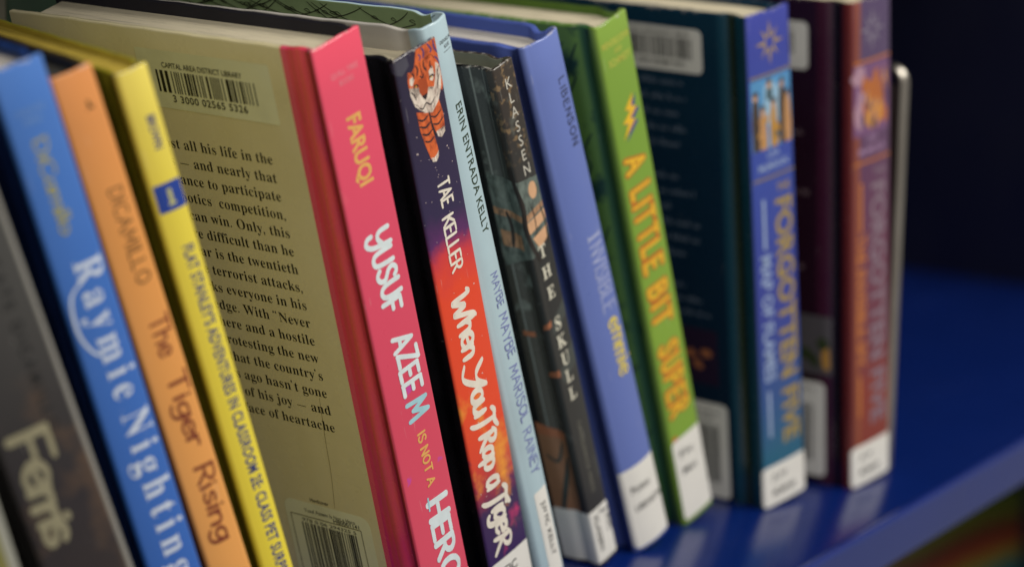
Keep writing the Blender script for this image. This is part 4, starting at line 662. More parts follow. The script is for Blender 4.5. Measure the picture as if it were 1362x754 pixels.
# --- orange book
tigm = ramp_cover('tangerine_jacket', 225.7, [(0, (214, 140, 80)), (.25, (216, 146, 76)), (.6, (222, 154, 82)), (1, (226, 160, 84))], .06, 1.12, 26, .42, .3,
                  sdep=[(-12, .2, .9, (150, 82, 36))])
bk = Book('hardback_book', 'soft orange hardback with thin brown hand lettered title', 'book', 123.8, 1.8, 16.6, 14.2, 225.7, -21.5, 132,
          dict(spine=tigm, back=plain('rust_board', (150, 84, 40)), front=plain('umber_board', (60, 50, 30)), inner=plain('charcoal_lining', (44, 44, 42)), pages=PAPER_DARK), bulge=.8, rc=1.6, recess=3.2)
BR = ink('russet_ink', (132, 58, 34), 1.0); BR2 = ink('umber_ink', (104, 70, 34), 1.0)
its = [bk.put(t_pen('The', .13, .17, 0, .05, 0, .05, 0, 1, 3), 'down', 79.5, 93, 6.4, 6.2, BR), bk.put(t_pen('Tiger', .13, .17, 0, .05, 0, .05, 0, 1, 6), 'down', 98.5, 124, 6.2, 6.2, BR),
       bk.put(t_pen('Rising', .13, .17, 0, .05, 0, .05, 0, 1, 8), 'down', 130, 156.5, 5.8, 6.2, BR)]
bk.decal('title_lettering', its, bk.spine)
bk.decal('author_lettering', [bk.put(t_pen('DICAMILLO', .10, .2, 0, .03, 0, .06, 0, 1, 9), 'down', 37.5, 68.5, 6.6, 4.7, BR2)], bk.spine)
bk.decal('imprint_emblem', [merge([blob(9.2, 10.8, .55, 1.2, 10, .2), blob(9.8, 12.0, .9, .5, 10, .3), line([(8.2, 13), (9, 12.2), (10.4, 12.8)], .35)])+(BR2, .05)], bk.spine)
spine_label(bk, .3, 196, 13.9, 221, [('J FIC', 2.5, 10.5, 203, 3, INK), ('DICAMILLO', 2.5, 12.5, 208, 2.4, INK)])

# --- yellow paperback-like hardback
flam = ramp_cover('lemon_cover', 222.9, [(0, (222, 204, 92)), (.2, (220, 202, 70)), (1, (224, 206, 52))], .05, 1.12, 30, .36, .4)
flab = plain('olive_yellow_board', (150, 142, 34))
bk = Book('chapter_book', 'narrow lemon yellow book with blue capitals and a small blue square on the spine', 'book', 144.85, 1.6, 15.6, 11.1, 222.9, -21.2, 128,
          dict(spine=flam, back=flab, inner=plain('yellow_lining', (196, 176, 70)), pages=PAPER_YEL), bulge=1.0, rc=1.8, groove=(.7, 6, 2.5), tb=1.6, recess=1.6)
NB = ink('navy_ink', (36, 52, 124), 1.0); SQ = ink('royal_ink', (30, 66, 160), 1.0); PY = ink('pale_yellow_ink', (190, 190, 130))
bk.decal('title_lettering', [bk.put(t_sans("FLAT STANLEY'S ADVENTURES IN CLASSROOM 2E: CLASS PET SURPRISE", .026, 1.08), 'down', 57.5, 176, 4.9, 3.8, NB)], bk.spine)
bk.decal('author_lettering', [bk.put(t_sans('BROWN', .03), 'down', 15.3, 26, 5.5, 2.8, NB)], bk.spine)
bk.decal('series_emblem', [rrect(1.2, 36.6, 10.6, 45.6, .5)+(SQ, .05), poly(5.2, 38.6, 6.6, 38.6, 6.6, 43.6, 5.2, 43.6)+(PY, .11), poly(4.6, 43, 7.2, 43, 7.2, 43.8, 4.6, 43.8)+(PY, .115)], bk.spine)
spine_label(bk, .6, 197, 10.8, 219, [('BROWN', 2.0, 9.5, 205, 2.6, INK)])

# --- pink hardback with the printed back
yush = 222.2
yusm = ramp_cover('coral_pink_jacket', yush, [(0, (226, 78, 104)), (.3, (214, 70, 100)), (.6, (208, 66, 92)), (1, (216, 76, 100))], .07, 1.12, 24, .34, .45,
                  splash=[((196, 66, 150), .66, .70, 130, .4, .9), ((232, 110, 120), .6, .7, 20, 0, .25)],
                  sdep=[(-2.6, -.4, .35, (164, 42, 56))])
nt = NT('cream_back'); uv, s_, b_ = uv_axes(nt, yush); tc = nt.n('ShaderNodeTexCoord')
f = nt.noise(tc.outputs['Object'], 24, 4)
base = nt.ramp(f, [(.3, rgb(214, 203, 160, 1.22)), (.7, rgb(222, 212, 174, 1.22))])
edge = nt.math('ADD', s_, nt.math('MULTIPLY', b_, .0105))
mk = nt.math('GREATER_THAN', edge, -13.6)
mk2 = nt.math('GREATER_THAN', edge, -11.2)
patch = nt.ramp(nt.noise(nt.stretch(tc.outputs['Object'], (1, 1, .3)), 40, 4, .6), [(.42, rgb(226, 62, 92, 1.3)), (.56, rgb(200, 50, 112, 1.3))])
c2 = nt.mix(mk2, rgb(236, 84, 112, 1.2), patch)
st = nt.noise(nt.stretch(tc.outputs['Object'], (1, 1, .05)), 420, 3)
o1 = nt.n('ShaderNodeMapRange', interpolation_type='SMOOTHSTEP'); nt.l(nt.math('ADD', edge, nt.math('MULTIPLY', st, 1.5)), o1.inputs[0]); o1.inputs[1].default_value = -9.2; o1.inputs[2].default_value = -7.2
sw = nt.math('ADD', edge, nt.math('MULTIPLY', st, 2.2))
band = nt.ramp(nt.math('MULTIPLY', nt.math('ADD', sw, 9.0), .125), [(0, BW(0)), (.16, BW(.4)), (.3, BW(.1)), (.44, BW(.6)), (.6, BW(.15)), (.8, BW(0))])
c2 = nt.mix(band, c2, rgb(196, 84, 50, 1.1))
nt.l(nt.mix(mk, base, c2), nt.b.inputs['Base Color']); coat(nt, .26, .9, .10, 20)
yusb = nt.m
bk = Book('hardback_book', 'coral pink hardback whose cream back cover shows paragraphs of black print', 'book', 215.8, 1.8, 15.06, 22.9, yush, -4.24, 142,
          dict(spine=yusm, back=yusb, front=plain('pitch_board', (30, 28, 34)), inner=plain('slate_lining', (44, 42, 48)), inner_spine=yusm, pages=PAPER), bulge=.35, rc=.9, groove=(.9, 4.2, 2.2), spine_d=2.0, dip=.3, tb=2.2, recess=4.2)
WB = ink('ice_white_ink', (222, 234, 238), 1.05); WB2 = ink('pale_aqua_ink', (160, 206, 218), 1.1); GD = ink('gold_ink', (232, 176, 96), 1.05)
Y1 = lambda t, sd, **k: t_pen(t, .205, .19, .12, .04, .0, .10, .0, .92, sd, **k)
its = [bk.put(Y1('1USUF', 3, sizes=[1, .95, 1, 1, .95]), 'down', 66.5, 96.5, 7.9, 9.2, WB),
       bk.put(Y1('AZEE', 4), 'down', 104.4, 127.0, 9.0, 9.2, WB), bk.put(Y1('M', 5), 'down', 129.0, 136.8, 9.0, 9.2, WB2),
       bk.put(t_pen('IS NOT A', .19, .22, 0, .03, 0, .05, 0, .95, 5), 'down', 141.5, 162, 11.2, 3.6, GD),
       bk.put(Y1('HERO', 8), 'down', 166.8, 199.5, 9.4, 9.3, WB), line([(9.6, 170.2), (9.9, 165.6)], 1.5)+(WB2, .09)]
bk.decal('title_lettering', its, bk.spine)
bk.decal('author_lettering', [bk.put(t_sans('FARUQI', .034), 'down', 26.2, 50.2, 8.8, 6.3, GD)], bk.spine)
bk.decal('imprint_lettering', [bk.put(t_sans('QUILL TREE'), 'across', 5.8, 18.5, 12.2, 1.8, ink('pale_pink_ink', (236, 150, 160))), bk.put(t_sans('BOOKS'), 'across', 9, 15.5, 15.4, 1.8, ink('pale_pink_ink', (236, 150, 160)))], bk.spine)
spine_label(bk, .8, 199.6, 24.5, 220, [('J FIC', 4, 14, 206, 3, INK), ('FARUQI', 4, 18, 211, 3, INK)])
# back cover print
TXT = ['Yusuf has waited almost all his life in the', 'big leagues \u2014 and nearly that', 'long for the chance to participate', 'in the robotics  competition,', 'one that his team can win. Only, this',
       'year is more difficult than he', 'thought. This year is the twentieth', 'since the terrorist attacks,', 'and it marks everyone in his', 'town with an edge. With \u201cNever', 'Forget\u201d here and a hostile',
       'group protesting the new', 'mosque that the country\u2019s', 'years ago hasn\u2019t gone', 'away, all of his joy \u2014 and', 'the face of heartache']
TXT = [t.replace('\u201d', '\u2019') for t in TXT]
its = []
for i, t in enumerate(TXT):
    b = 42.2+6.56*i
    its.append(bk.put(t_serif(t, -.003, .012), 'across', 0, -27.9+.1*i, b, 3.75, INK, .05, 1.06, 'right'))
bk.decal('back_cover_print', its, bk.back)
lab = bk.decal('barcode_label', [rrect(-82, 6.9, -20.5, 27.6, .6)+(LABELFILM, .08)])
bk.decal('barcode', [bars(-74, -28.6, 14.0, 21.8, 5)+(INK, .14)], lab)
bk.decal('label_print', [bk.put(t_sans('CAPITAL AREA DISTRICT LIBRARY', .012), 'across', -70.4, -33.5, 12.9, 1.9, INK, .14),
                         bk.put(t_sans('3 3000 02565 5326', .014, 1.1), 'across', -68.4, -34.0, 25.0, 2.5, INK, .14)], lab)
lab = bk.decal('price_label', [rrect(-60, 172.6, -19.5, 208, 4.0)+(LABELFILM, .07)])
GR = ink('olive_rule', (96, 84, 44))
bk.decal('barcode', [bars(-53, -26.5, 181.2, 202, 11)+(INK, .14), poly(-57.6, 178.4, -24.5, 178.4, -24.5, 178.7, -57.6, 178.7)+(GR, .13), poly(-57.8, 178.4, -57.5, 178.4, -57.5, 205, -57.8, 205)+(GR, .135), poly(-24.6, 178.4, -24.3, 178.4, -24.3, 205, -24.6, 205)+(GR, .137)], lab)
bk.decal('label_print', [bk.put(t_sans('Yusuf Azeem Is Not a Hero'), 'across', -50.5, -26.5, 176.6, 1.5, INK, .14), bk.put(t_sans('HB0001141', .01), 'across', -37, -25, 178.2, 1.6, INK, .14),
                         bk.put(t_sans('978 0 06 294325 5'), 'across', -52.5, -27, 180.7, 1.3, INK, .14)], lab)
bk.decal('price_print', [bk.put(t_sans('Hardcover', .01), 'across', -46.5, -37.8, 173.4-1.6, 1.5, INK, .05)], bk.back)
bk.decal('film_crease', [line([(-30.5, 128), (-32.2, 146), (-33, 158), (-35, 172)], .22)+(ink('crease_line', (140, 122, 70)), .045)], bk.back)

# --- dark hardback with a big cat on the spine
kelh = 214.7
kelm = ramp_cover('night_to_fire_jacket', kelh, [(0, (34, 28, 52)), (.27, (40, 28, 68)), (.315, (84, 30, 92)), (.345, (196, 50, 60)), (.40, (222, 66, 32)), (.62, (224, 70, 30)), (.69, (216, 66, 36)), (.745, (176, 50, 56)), (.79, (56, 30, 78)), (1, (46, 30, 88))],
                  .045, 1.12, 62, .36, .4, splash=[((238, 150, 50), .52, .66, 40, .60, .80), ((70, 28, 84), .60, .68, 52, .70, .84), ((186, 40, 132), .60, .70, 48, .28, .36), ((206, 52, 110), .56, .66, 34, .76, .90)],
                  sdep=[(-14, -.3, .4, (16, 13, 18))])
kelb = plain('black_jacket', (20, 20, 24), 1.0, .2, 60, .24, .5, .12)
bk = Book('hardback_book', 'black hardback with a painted orange tiger and white brush title on a red spine', 'book', 250.1, 0, 15.13, 22.2, kelh, -1.92, 142,
          dict(spine=kelm, back=kelb, inner=plain('black_lining', (24, 22, 26)), pages=PAPER), bulge=.4, rc=1.0, groove=(1.2, 7.5, 3), recess=4.8)
IW = ink('ivory_brush_ink', (240, 232, 218), 1.0)
B1 = lambda t, sd, pen=.2, **k: t_pen(t, pen*1.12, .07, .35, .02, .3, .10, 0, 1.0, sd, space=.2, **k)
its = [bk.put(B1('2', 3, .16), 'down', 87.2, 99.4, 5.6, 10.0, IW), bk.put(B1('hen', 5, .22), 'down', 97.5, 112.4, 6.6, 9.4, IW),
       bk.put(B1('5', 2, .17), 'down', 113.0, 125.5, 6.6, 8.4, IW), bk.put(B1('ou', 6, .24), 'down', 123.6, 134.6, 6.4, 9.0, IW),
       bk.put(B1('3', 7, .2), 'down', 133.5, 142.5, 4.9, 12.4, IW), bk.put(B1('4ap', 9, .24), 'down', 141, 155.8, 7.2, 8.4, IW),
       bk.put(B1('a', 6, .24), 'down', 157.8, 163, 6.0, 9.6, IW),
       bk.put(B1('3', 4, .2), 'down', 163.5, 172.5, 3.6, 12.6, IW), bk.put(B1('ige', 3, .24), 'down', 169.6, 181.2, 6.6, 9.2, IW), bk.put(B1('4', 8, .2), 'down', 180.5, 188, 5.4, 8.0, IW)]
bk.decal('title_lettering', its, bk.spine)
bk.decal('author_lettering', [bk.put(t_pen('TAE', .19, .14, .2, .03, .2, .05, 0, .9, 3), 'down', 46.8, 56.5, 9.8, 5.8, IW), bk.put(t_pen('KELLER', .19, .14, .2, .03, .2, .05, 0, .9, 7), 'down', 59.5, 80, 8.8, 5.8, IW)], bk.spine)
def fur(name, c, d):
    nt = NT(name); tc = nt.n('ShaderNodeTexCoord'); f = nt.noise(nt.stretch(tc.outputs['Object'], (1, 1, .5)), 420, 5, .7)
    nt.l(nt.ramp(f, [(.36, rgb(*d)), (.52, rgb(*c)), (.7, rgb(*[min(255, v+18) for v in c]))]), nt.b.inputs['Base Color'])
    nt.b.inputs['Roughness'].default_value = .45; nt.b.inputs['Coat Weight'].default_value = .25; return nt.m
OR = fur('tiger_orange_ink', (214, 98, 42), (150, 62, 34)); OD = ink('burnt_orange_ink', (170, 70, 26), 1.05); BK = ink('tiger_black_ink', (36, 26, 34)); TW = fur('tiger_white_ink', (226, 212, 198), (170, 150, 140)); AM = ink('amber_eye_ink', (206, 160, 60)); PU = ink('violet_shadow_ink', (76, 60, 120))
cat = [poly(11.0, .5, 22.2, .4, 22.2, 9, 22.0, 16, 20.5, 18.5, 17, 13, 12, 9, 8.4, 6.8)+(OR, .05),          # shoulders
       poly(4.6, 9.2, 5.4, 6.2, 7.2, 6.8, 9.5, 5.2, 14, 5.0, 17.4, 6.0, 18.2, 4.2, 20.2, 6.6, 21.4, 11, 20.6, 16.4, 17.6, 20.6, 13.6, 22.6, 9.8, 21.4, 6.4, 17.6, 4.8, 13)+(OR, .06),   # head
       poly(4.9, 11.4, 6.0, 14.6, 8.2, 17.0, 10.8, 18.0, 13.6, 17.8, 16.8, 15.6, 18.6, 11.6, 19.6, 8.0, 21.0, 9.4, 21.5, 12.6, 20.4, 17.0, 17.6, 21.0, 13.6, 23.4, 9.6, 22.0, 6.0, 18.4, 4.7, 14)+(TW, .075),  # ruff
       blob(9.2, 17.6, 2.7, 2.5, 14, .06)+(TW, .08), blob(13.8, 17.8, 2.7, 2.4, 14, .06)+(TW, .082), poly(15.4, 9.6, 17.6, 8.6, 18.0, 11.4, 16.6, 13.6, 15.2, 12.6)+(TW, .084), poly(5.6, 8.6, 7.2, 8.4, 7.8, 9.6, 6.4, 11.4, 5.4, 10.6)+(TW, .085),
       poly(9.4, 10.4, 13.6, 10.2, 13.8, 14.6, 12.8, 16.8, 10.2, 16.8, 9.2, 14.6)+(OD, .088), poly(10.0, 16.2, 13.0, 16.2, 12.2, 17.6, 11.5, 18.0, 10.8, 17.6)+(BK, .095), blob(16.2, 12.0, .45, .3, 10)+(AM, .101), blob(8.0, 12.0, .45, .3, 10)+(AM, .102),
       merge([line([(6.8, 12.4), (7.6, 11.5), (8.8, 11.9), (9.0, 12.6)], .6), line([(15.0, 12.4), (15.8, 11.5), (17.0, 11.6), (17.6, 12.3)], .6), line([(7.6, 19.4), (9.4, 20.4), (11.4, 19.2), (13.6, 20.5), (16.2, 19.0)], .5),
              line([(11.5, 17.8), (11.45, 19.2)], .35), line([(9.6, 5.4), (10.2, 7.2), (9.4, 8.8)], .7), line([(13.8, 5.2), (13.4, 7.2), (14.4, 8.8)], .7), line([(11.7, 5.2), (11.8, 9.2)], .5),
              line([(10.6, 9.4), (11.8, 10.4), (13.0, 9.4)], .5), line([(7, 7.0), (8, 8.4), (7.2, 9.4)], .6), line([(17.0, 6.6), (16.6, 8.2), (17.2, 9.2)], .55), line([(5.2, 13), (6.4, 14.4), (7.0, 16.4)], .5), line([(20.4, 12.6), (19.2, 14.6), (18.4, 17)], .5),
              line([(20.9, 10), (19.8, 11.6), (19.2, 13.4)], .4), line([(6.2, 17.6), (7.4, 18.8)], .4), line([(18.6, 17.4), (17.4, 19.2)], .45), line([(8.6, 21), (9.8, 21.8)], .35), line([(15.6, 21), (14.4, 22)], .35), line([(5.2, 8.2), (5.8, 7.0)], .5), line([(18.4, 5.2), (19.4, 6.6)], .5)])+(BK, .10),
       merge([line([(14, 1.0), (14.6, 2.6), (13.8, 4.4)], .8), line([(17.0, .8), (18.6, 3.2), (17.8, 4.0)], .8), line([(20.4, .8), (20.4, 3.4), (21.9, 6)], .8), line([(19.8, 6.2), (21.4, 8.6), (22.0, 12)], .7), line([(11.8, 2.4), (12.6, 3.6), (11.8, 4.6)], .6)])+(PU, .066),
       poly(6.0, 20.4, 11.6, 22.6, 11.9, 28, 12.8, 33, 13.2, 37.0, 11.4, 39.0, 8.8, 38.2, 7.4, 33, 6.2, 27)+(OR, .07), poly(12.4, 23.0, 18.0, 20.6, 18.9, 26, 18.4, 31, 16.0, 32.4, 13.6, 30.6, 12.6, 27)+(OR, .072),
       poly(8.9, 37.6, 10.4, 38.2, 12.0, 37.6, 13.2, 36.6, 12.8, 38.6, 11.2, 39.9, 9.4, 39.4)+(TW, .08), poly(13.8, 30.2, 16.0, 31.4, 18.4, 30.2, 18.2, 32, 16.0, 33.2, 14.2, 32.2)+(TW, .082),
       merge([line([(6.2, 23), (8.4, 24.2), (11.2, 23.4)], .7), line([(6.4, 25.6), (9, 26.8), (11.6, 26.0)], .7), line([(6.8, 28.4), (9.4, 29.6), (11.8, 28.8)], .7), line([(7.4, 31.2), (9.8, 32.2), (12.2, 31.4)], .6),
              line([(12.6, 24.4), (14.8, 25.4), (18.2, 24.2)], .6), line([(12.8, 27.2), (15.4, 28.2), (18.4, 27.0)], .6), line([(12.1, 22.6), (12.3, 28), (13.2, 31.4)], .8), line([(10.2, 39.4), (10.4, 37.9)], .25), line([(11.6, 39.4), (11.5, 37.8)], .25), line([(15.4, 32.6), (15.4, 31.4)], .25), line([(16.8, 32.6), (16.7, 31.4)], .25)])+(BK, .09)]
bk.decal('spine_painting', cat, bk.spine)
rnd = random.Random(9)
bk.decal('printed_stars', [merge([blob(rnd.uniform(2, 20), rnd.choice([rnd.uniform(24, 60), rnd.uniform(60, 186)]), .12+.28*rnd.random()**2, .12+.28*rnd.random()**2, 7, .1, 0, i) for i in range(60)])+(ink('star_white_ink', (220, 200, 196)), .045)], bk.spine)
bk.decal('tape_flap', [poly(-1.5, .9, 6.2, .9, 6.6, 4.2, 2.6, 6.4, -1.2, 4.4)+(ink('clear_film', (70, 68, 84), 1.0, .18, .8), .05)], bk.spine)
spine_label(bk, .9, 190.2, 22.8, 213, [('J FIC', 4, 14, 197, 3.4, INK), ('KELLER', 4, 18, 203, 3.2, INK)], 1.0)

# --- pale blue thin book
marh = 226.3
marm = plain('sky_blue_board', (176, 200, 210), 1.05, .06, 20, .3, .5, .10)
marback = plain('pale_grey_board', (188, 184, 176), 1.05, .05, 20, .34, .4, .08)
green_end = plain('leaf_green_lining', (112, 128, 92), 1.25, .1, 30, .5, .1)
bk = Book('picture_book', 'slim pale sky blue book with dark green author name and violet hand lettered title', 'book', 279.4, .75, 17.96, 14.6, marh, -1.34, 150,
          dict(spine=marm, back=marback, front=marm, inner=green_end, inner_spine=marm, pages=PAPER), bulge=1.9, rc=2.6, groove=(.8, 9, 3), tb=1.8, recess=8.5, dip=1.2, spine_d=5)
DG_ = ink('forest_ink', (40, 58, 34)); VI = ink('periwinkle_ink', (122, 130, 186))
bk.decal('author_lettering', [bk.put(t_sans('ERIN ENTRADA KELLY', .014, 1.05), 'down', 30.4, 79.2, 7.8, 3.9, DG_)], bk.spine)
P1 = lambda t, sd: t_pen(t, .125, .2, 0, .05, .2, .12, .06, .95, sd)
its = [bk.put(P1('MAYBE', 3), 'down', 94.0, 107.5, 7.0, 4.2, VI), bk.put(P1('MAYBE', 6), 'down', 110, 127.5, 6.6, 4.9, VI), bk.put(P1('MARISOL', 9), 'down', 130.5, 153.5, 6.3, 5.0, VI), bk.put(P1('RAINEY', 12), 'down', 156.5, 175, 6.2, 5.0, VI)]
bk.decal('title_lettering', its, bk.spine)
bk.decal('imprint_lettering', [bk.put(t_sans('GREENWILLOW'), 'across', 6.4, 13.6, 8.2, 1.3, INKG), bk.put(t_sans('BOOKS'), 'across', 8.4, 11.8, 10.2, 1.3, INKG), poly(7.6, 11.2, 12.4, 11.2, 12.4, 11.4, 7.6, 11.4)+(INKG, .05)], bk.spine)
spine_label(bk, 4.8, 182, 12.6, 218, [('JUV FIC', 187, 197, 7.6, 2.6, INK), ('KELLY', 199, 210, 7.6, 2.6, INK)], 1.0, rot=True)
# leaf pattern on the lining of the front board
rnd = random.Random(3); its = []
for i in range(26):
    d = 8+i*5.2+rnd.uniform(-2, 2); z = marh-.5; q = rnd.choice((-1, 1)); L = rnd.uniform(12, 26)
    stem = [(d, z-8.4), (d+q*L*.25, z-6.8+rnd.uniform(-.6, .6)), (d+q*L*.6, z-4.2), (d+q*L*.85, z-2.0), (d+q*L, z-.2)]
    its.append(line(stem, .34))
    for t in (2,):                       # a narrow leaf on each side of the stem
        x, y = stem[t]; w = rnd.uniform(2.2, 4.2)
        its.append(line([(x, y), (x+w*.5, y+1.3), (x+w, y+.9)], .26)); its.append(line([(x, y), (x+w*.6, y+.3), (x+w, y+.9)], .26))
its = [([(min(max(x, 3), 146), min(max(y, marh-8.6), marh-.6)) for x, y in v], f) for v, f in its]
V, F = merge(its)
mesh('lining_pattern', [(bk.t-1.8-.12, x, y) for x, y in V], F, ink('leaf_outline_ink', (28, 36, 20)), bk.front, smo=False)

# --- small dark grey book
skuh = 205.3
skum = ramp_cover('soot_cover', skuh, [(0, (58, 50, 44)), (.1, (52, 46, 42)), (.2, (48, 46, 44)), (.5, (52, 52, 50)), (1, (50, 48, 46))], .12, 1.0, 70, .34, .4,
                  splash=[((122, 100, 72), .54, .62, 300, 0, .14), ((86, 88, 82), .58, .66, 110, .02, .3), ((78, 80, 76), .58, .68, 60, .3, .9)])
skub = ramp_cover('soot_back', skuh, [(0, (46, 47, 46)), (.25, (66, 69, 66)), (.5, (66, 64, 57)), (1, (66, 58, 48))], .1, 1.15, 50, .24, .7,
                  splash=[((112, 120, 114), .56, .66, 70, .05, .5)], sdep=[(-30, -13.5, .6, (16, 16, 16)), (-10.6, -9.9, .25, (120, 126, 122)), (-5.4, -5.0, .2, (104, 108, 104)), (-2.6, -2.1, .2, (88, 90, 86))])  # lightened base and narrow pale bands paint in the clear film's glare
bk = Book('picture_book', 'short charcoal book with a peach moon and pale stacked capitals on the spine', 'book', 323.5, 7.4, 18.17, 11.5, skuh, -2.63, 155,
          dict(spine=skum, back=skub, front=skum, inner=plain('sage_lining', (104, 106, 92), 1.1), inner_spine=plain('sage_spine_lining', (84, 86, 74)), pages=PAPER_GREY), bulge=.3, rc=.8, groove=(.9, 6.5, 2.6), tb=1.9, recess=4.4)
PCH = ink('peach_ink', (222, 174, 134), 1.0); PD = fur('dusky_peach_ink', (176, 134, 100), (110, 92, 76)); SG = fur('slate_green_ink', (100, 112, 106), (66, 74, 70)); TK = ink('tree_black_ink', (40, 32, 28)); RU = ink('rust_ink', (168, 104, 70)); TN = ink('clay_ink', (150, 108, 78)); TN2 = ink('dark_teal_ink', (48, 62, 60))
SG2 = ink('faint_slate_ink', (70, 75, 72))
art = [poly(-13, 41, 11.2, 45.5, 11.2, 70, -13, 78)+(SG, .035), blob(7.0, 49.4, 2.3, 3.3, 20, .02)+(PCH, .07),
       poly(-13, 54, 0, 57, 11.2, 55.4, 11.2, 57.6, 0, 59.6, -13, 57)+(PD, .06), poly(-.5, 60.0, 11.2, 58.6, 11.2, 62.4, 0, 64.6)+(PCH, .062), poly(2, 66.4, 11, 64.6, 10.2, 69, 4.6, 71.6)+(PCH, .064),
       poly(-12, 63, -3, 65, -3, 71, -12, 69.6)+(PD, .066),
       line([(-1.6, 38), (-.8, 46), (.6, 54), (-.2, 62), (1.4, 70), (3.4, 76)], 1.9)+(TK, .09), line([(9.2, 57), (10.2, 64), (9.6, 72)], .8)+(TK, .092), line([(-8, 56), (-7, 62), (-8, 70)], 1.4)+(TK, .093), line([(4.6, 55), (5.0, 60), (4.4, 66)], .5)+(TK, .094),
       poly(2.4, 72.4, 11.2, 68.6, 11.2, 98, 2.4, 100)+(ink('soot_panel_ink', (46, 46, 45)), .055),
       poly(2, 101, 11.2, 95, 11.2, 101, 2, 106)+(SG2, .058), poly(1.0, 121, 11.2, 112, 11.2, 121, 2, 126)+(SG2, .059), poly(-1.6, 101, 2.2, 99.4, 1.8, 102, -2, 103)+(RU, .06), poly(-4, 121, 1.0, 119.5, 1.0, 122.4, -5, 123)+(RU, .061), poly(-12, 104.5, -7, 105, -7, 107, -12, 106.6)+(RU, .061)]
bk.decal('spine_painting', art, bk.spine)
bk.decal('back_painting', [poly(-16, 146, -3.3, 149, -3.3, 183, -16, 183)+(TN, .04), line([(-14, 158), (-9, 160), (-6, 152)], 1.2)+(TN2, .07), line([(-12, 184), (-8, 170), (-4.4, 158)], 2.0)+(TN2, .072), poly(-16, 144, -3.3, 147, -3.3, 150, -16, 149)+(RU, .045)], bk.back)
SK = ink('bone_ink', (222, 218, 200), 1.05); SK2 = ink('bone_white_ink', (216, 212, 200))
bk.decal('author_lettering', bk.stacked('KLASSEN', lambda c: t_sans(c, -.004), 6.5, 8.8-3.2, 43.0, 4.1, SK2, .05, .92), bk.spine)
bk.decal('title_lettering', bk.stacked('THE', lambda c: t_serif(c, .004), 5.3, 70.4, 92, 5.0, SK, .14, .9)+bk.stacked('SKULL', lambda c: t_serif(c, .004), 5.3, 99.6, 134, 5.2, SK, .14, .86), bk.spine)
bk.decal('imprint_lettering', [bk.put(t_sans('CANDLEWICK PRESS', .01, 1.2), 'down', 143.5, 174, 4.2, 1.9, INKG if False else ink('dim_bone_ink', (120, 118, 106)))], bk.spine)
lab = bk.decal('spine_label', [rrect(-16.5, 181.3, 11.6, 203.6, 1.2)+(LABEL, .10)])
bk.decal('label_print', [bk.put(t_sans('KLASSEN', .02), 'down', 184.2, 199, 2.2, 2.4, INK, .17), bk.put(t_sans('J FIC', .02), 'down', 183.5, 194, 8.6, 2.4, INKG, .17), bk.put(t_sans('F', .02), 'down', 183.2, 184.6, 5.2, 2.4, INKG, .17)], lab)

# --- periwinkle blue book
emmh = 209.0
emmm = ramp_cover('periwinkle_cover', emmh, [(0, (104, 122, 190)), (.3, (98, 116, 184)), (1, (96, 114, 182))], .07, 1.08, 20, .34, .5, sdep=[(-14, -1.0, .8, (62, 78, 150))])
emmb = plain('periwinkle_board', (80, 98, 172), 1.08, .06, 20, .34, .45)
bk = Book('hardback_book', 'periwinkle blue hardback with rounded spine and a yellow brush word under white capitals', 'book', 345.2, 5.0, 17.77, 20.0, emmh, -8.07, 145,
          dict(spine=emmm, back=emmb, inner=emmb, pages=PAPER_GREY), bulge=1.9, rc=2.4, groove=(2.0, 7.5, 3.2), dip=1.6, spine_d=4, recess=4.6, tb=2.6)
DB = ink('dark_slate_ink', (40, 44, 62)); LV = ink('lilac_white_ink', (172, 180, 218)); YB = ink('sunny_ink', (236, 212, 50), 1.0)
bk.decal('author_lettering', [bk.put(t_pen('LIBENSON', .11, .30, 0, .03, 0, .06, 0, .9, 5), 'down', 17.0, 43.4, 13.2, 3.5, DB)], bk.spine)
bk.decal('title_lettering', [bk.put(t_serif('I', .006), 'down', 78.5, 81, 9.8, 7.6, LV), bk.put(t_pen('NVISI', .12, .2, .45, .03, 0, .06, 0, .9, 7), 'down', 82.5, 97.4, 9.9, 7.4, LV), bk.put(t_pen('BLE', .12, .2, .45, .03, 0, .06, 0, .9, 9), 'down', 98.6, 110.4, 9.9, 7.2, LV),
                                bk.put(t_pen('emmie', .15, .2, .3, .04, .2, .1, .0, .9, 4), 'down', 113.2, 137.2, 11.0, 8.2, YB)], bk.spine)
spine_label(bk, -.3, 174.0, 20.9, 207.6, [('Fiction', 3.6, 13.4, 184.6, 3.0, INK), ('LIBENSON', 4.0, 18.6, 192.4, 2.6, INK)], 3.0, (0, 0, 1, 1))

# --- green book
greh = 210.2
grem = ramp_cover('leaf_green_cover', greh, [(0, (128, 160, 62)), (.2, (118, 154, 52)), (.6, (126, 160, 52)), (1, (120, 156, 50))], .06, 1.1, 24, .38, .35, sdep=[(-14, -2.2, .8, (92, 132, 52)), (-9, -5.5, .8, (56, 98, 54))])
greb = ramp_cover('fern_board', greh, [(0, (96, 134, 58)), (.3, (88, 126, 52)), (1, (90, 132, 52))], .1, 1.05, 24, .36, .4, splash=[((28, 62, 46), .54, .62, 40, 0, .9)], sdep=[(-9, -4.5, 1.2, (52, 94, 52))])
bk = Book('hardback_book', 'grass green hardback with puffy golden capitals and a lightning bolt on the spine', 'book', 383.2, 7.7, 16.49, 19.7, greh, -3.68, 145,
          dict(spine=grem, back=greb, front=plain('dark_fern_board', (34, 52, 40)), inner=plain('moss_lining', (92, 122, 44)), pages=PAPER), bulge=.5, rc=1.6, groove=(1.5, 7, 3), dip=.8)
OG = ink('orange_outline_ink', (196, 112, 34)); AY = ink('golden_ink', (244, 190, 44), 1.05); LM = ink('lime_print', (196, 196, 84))
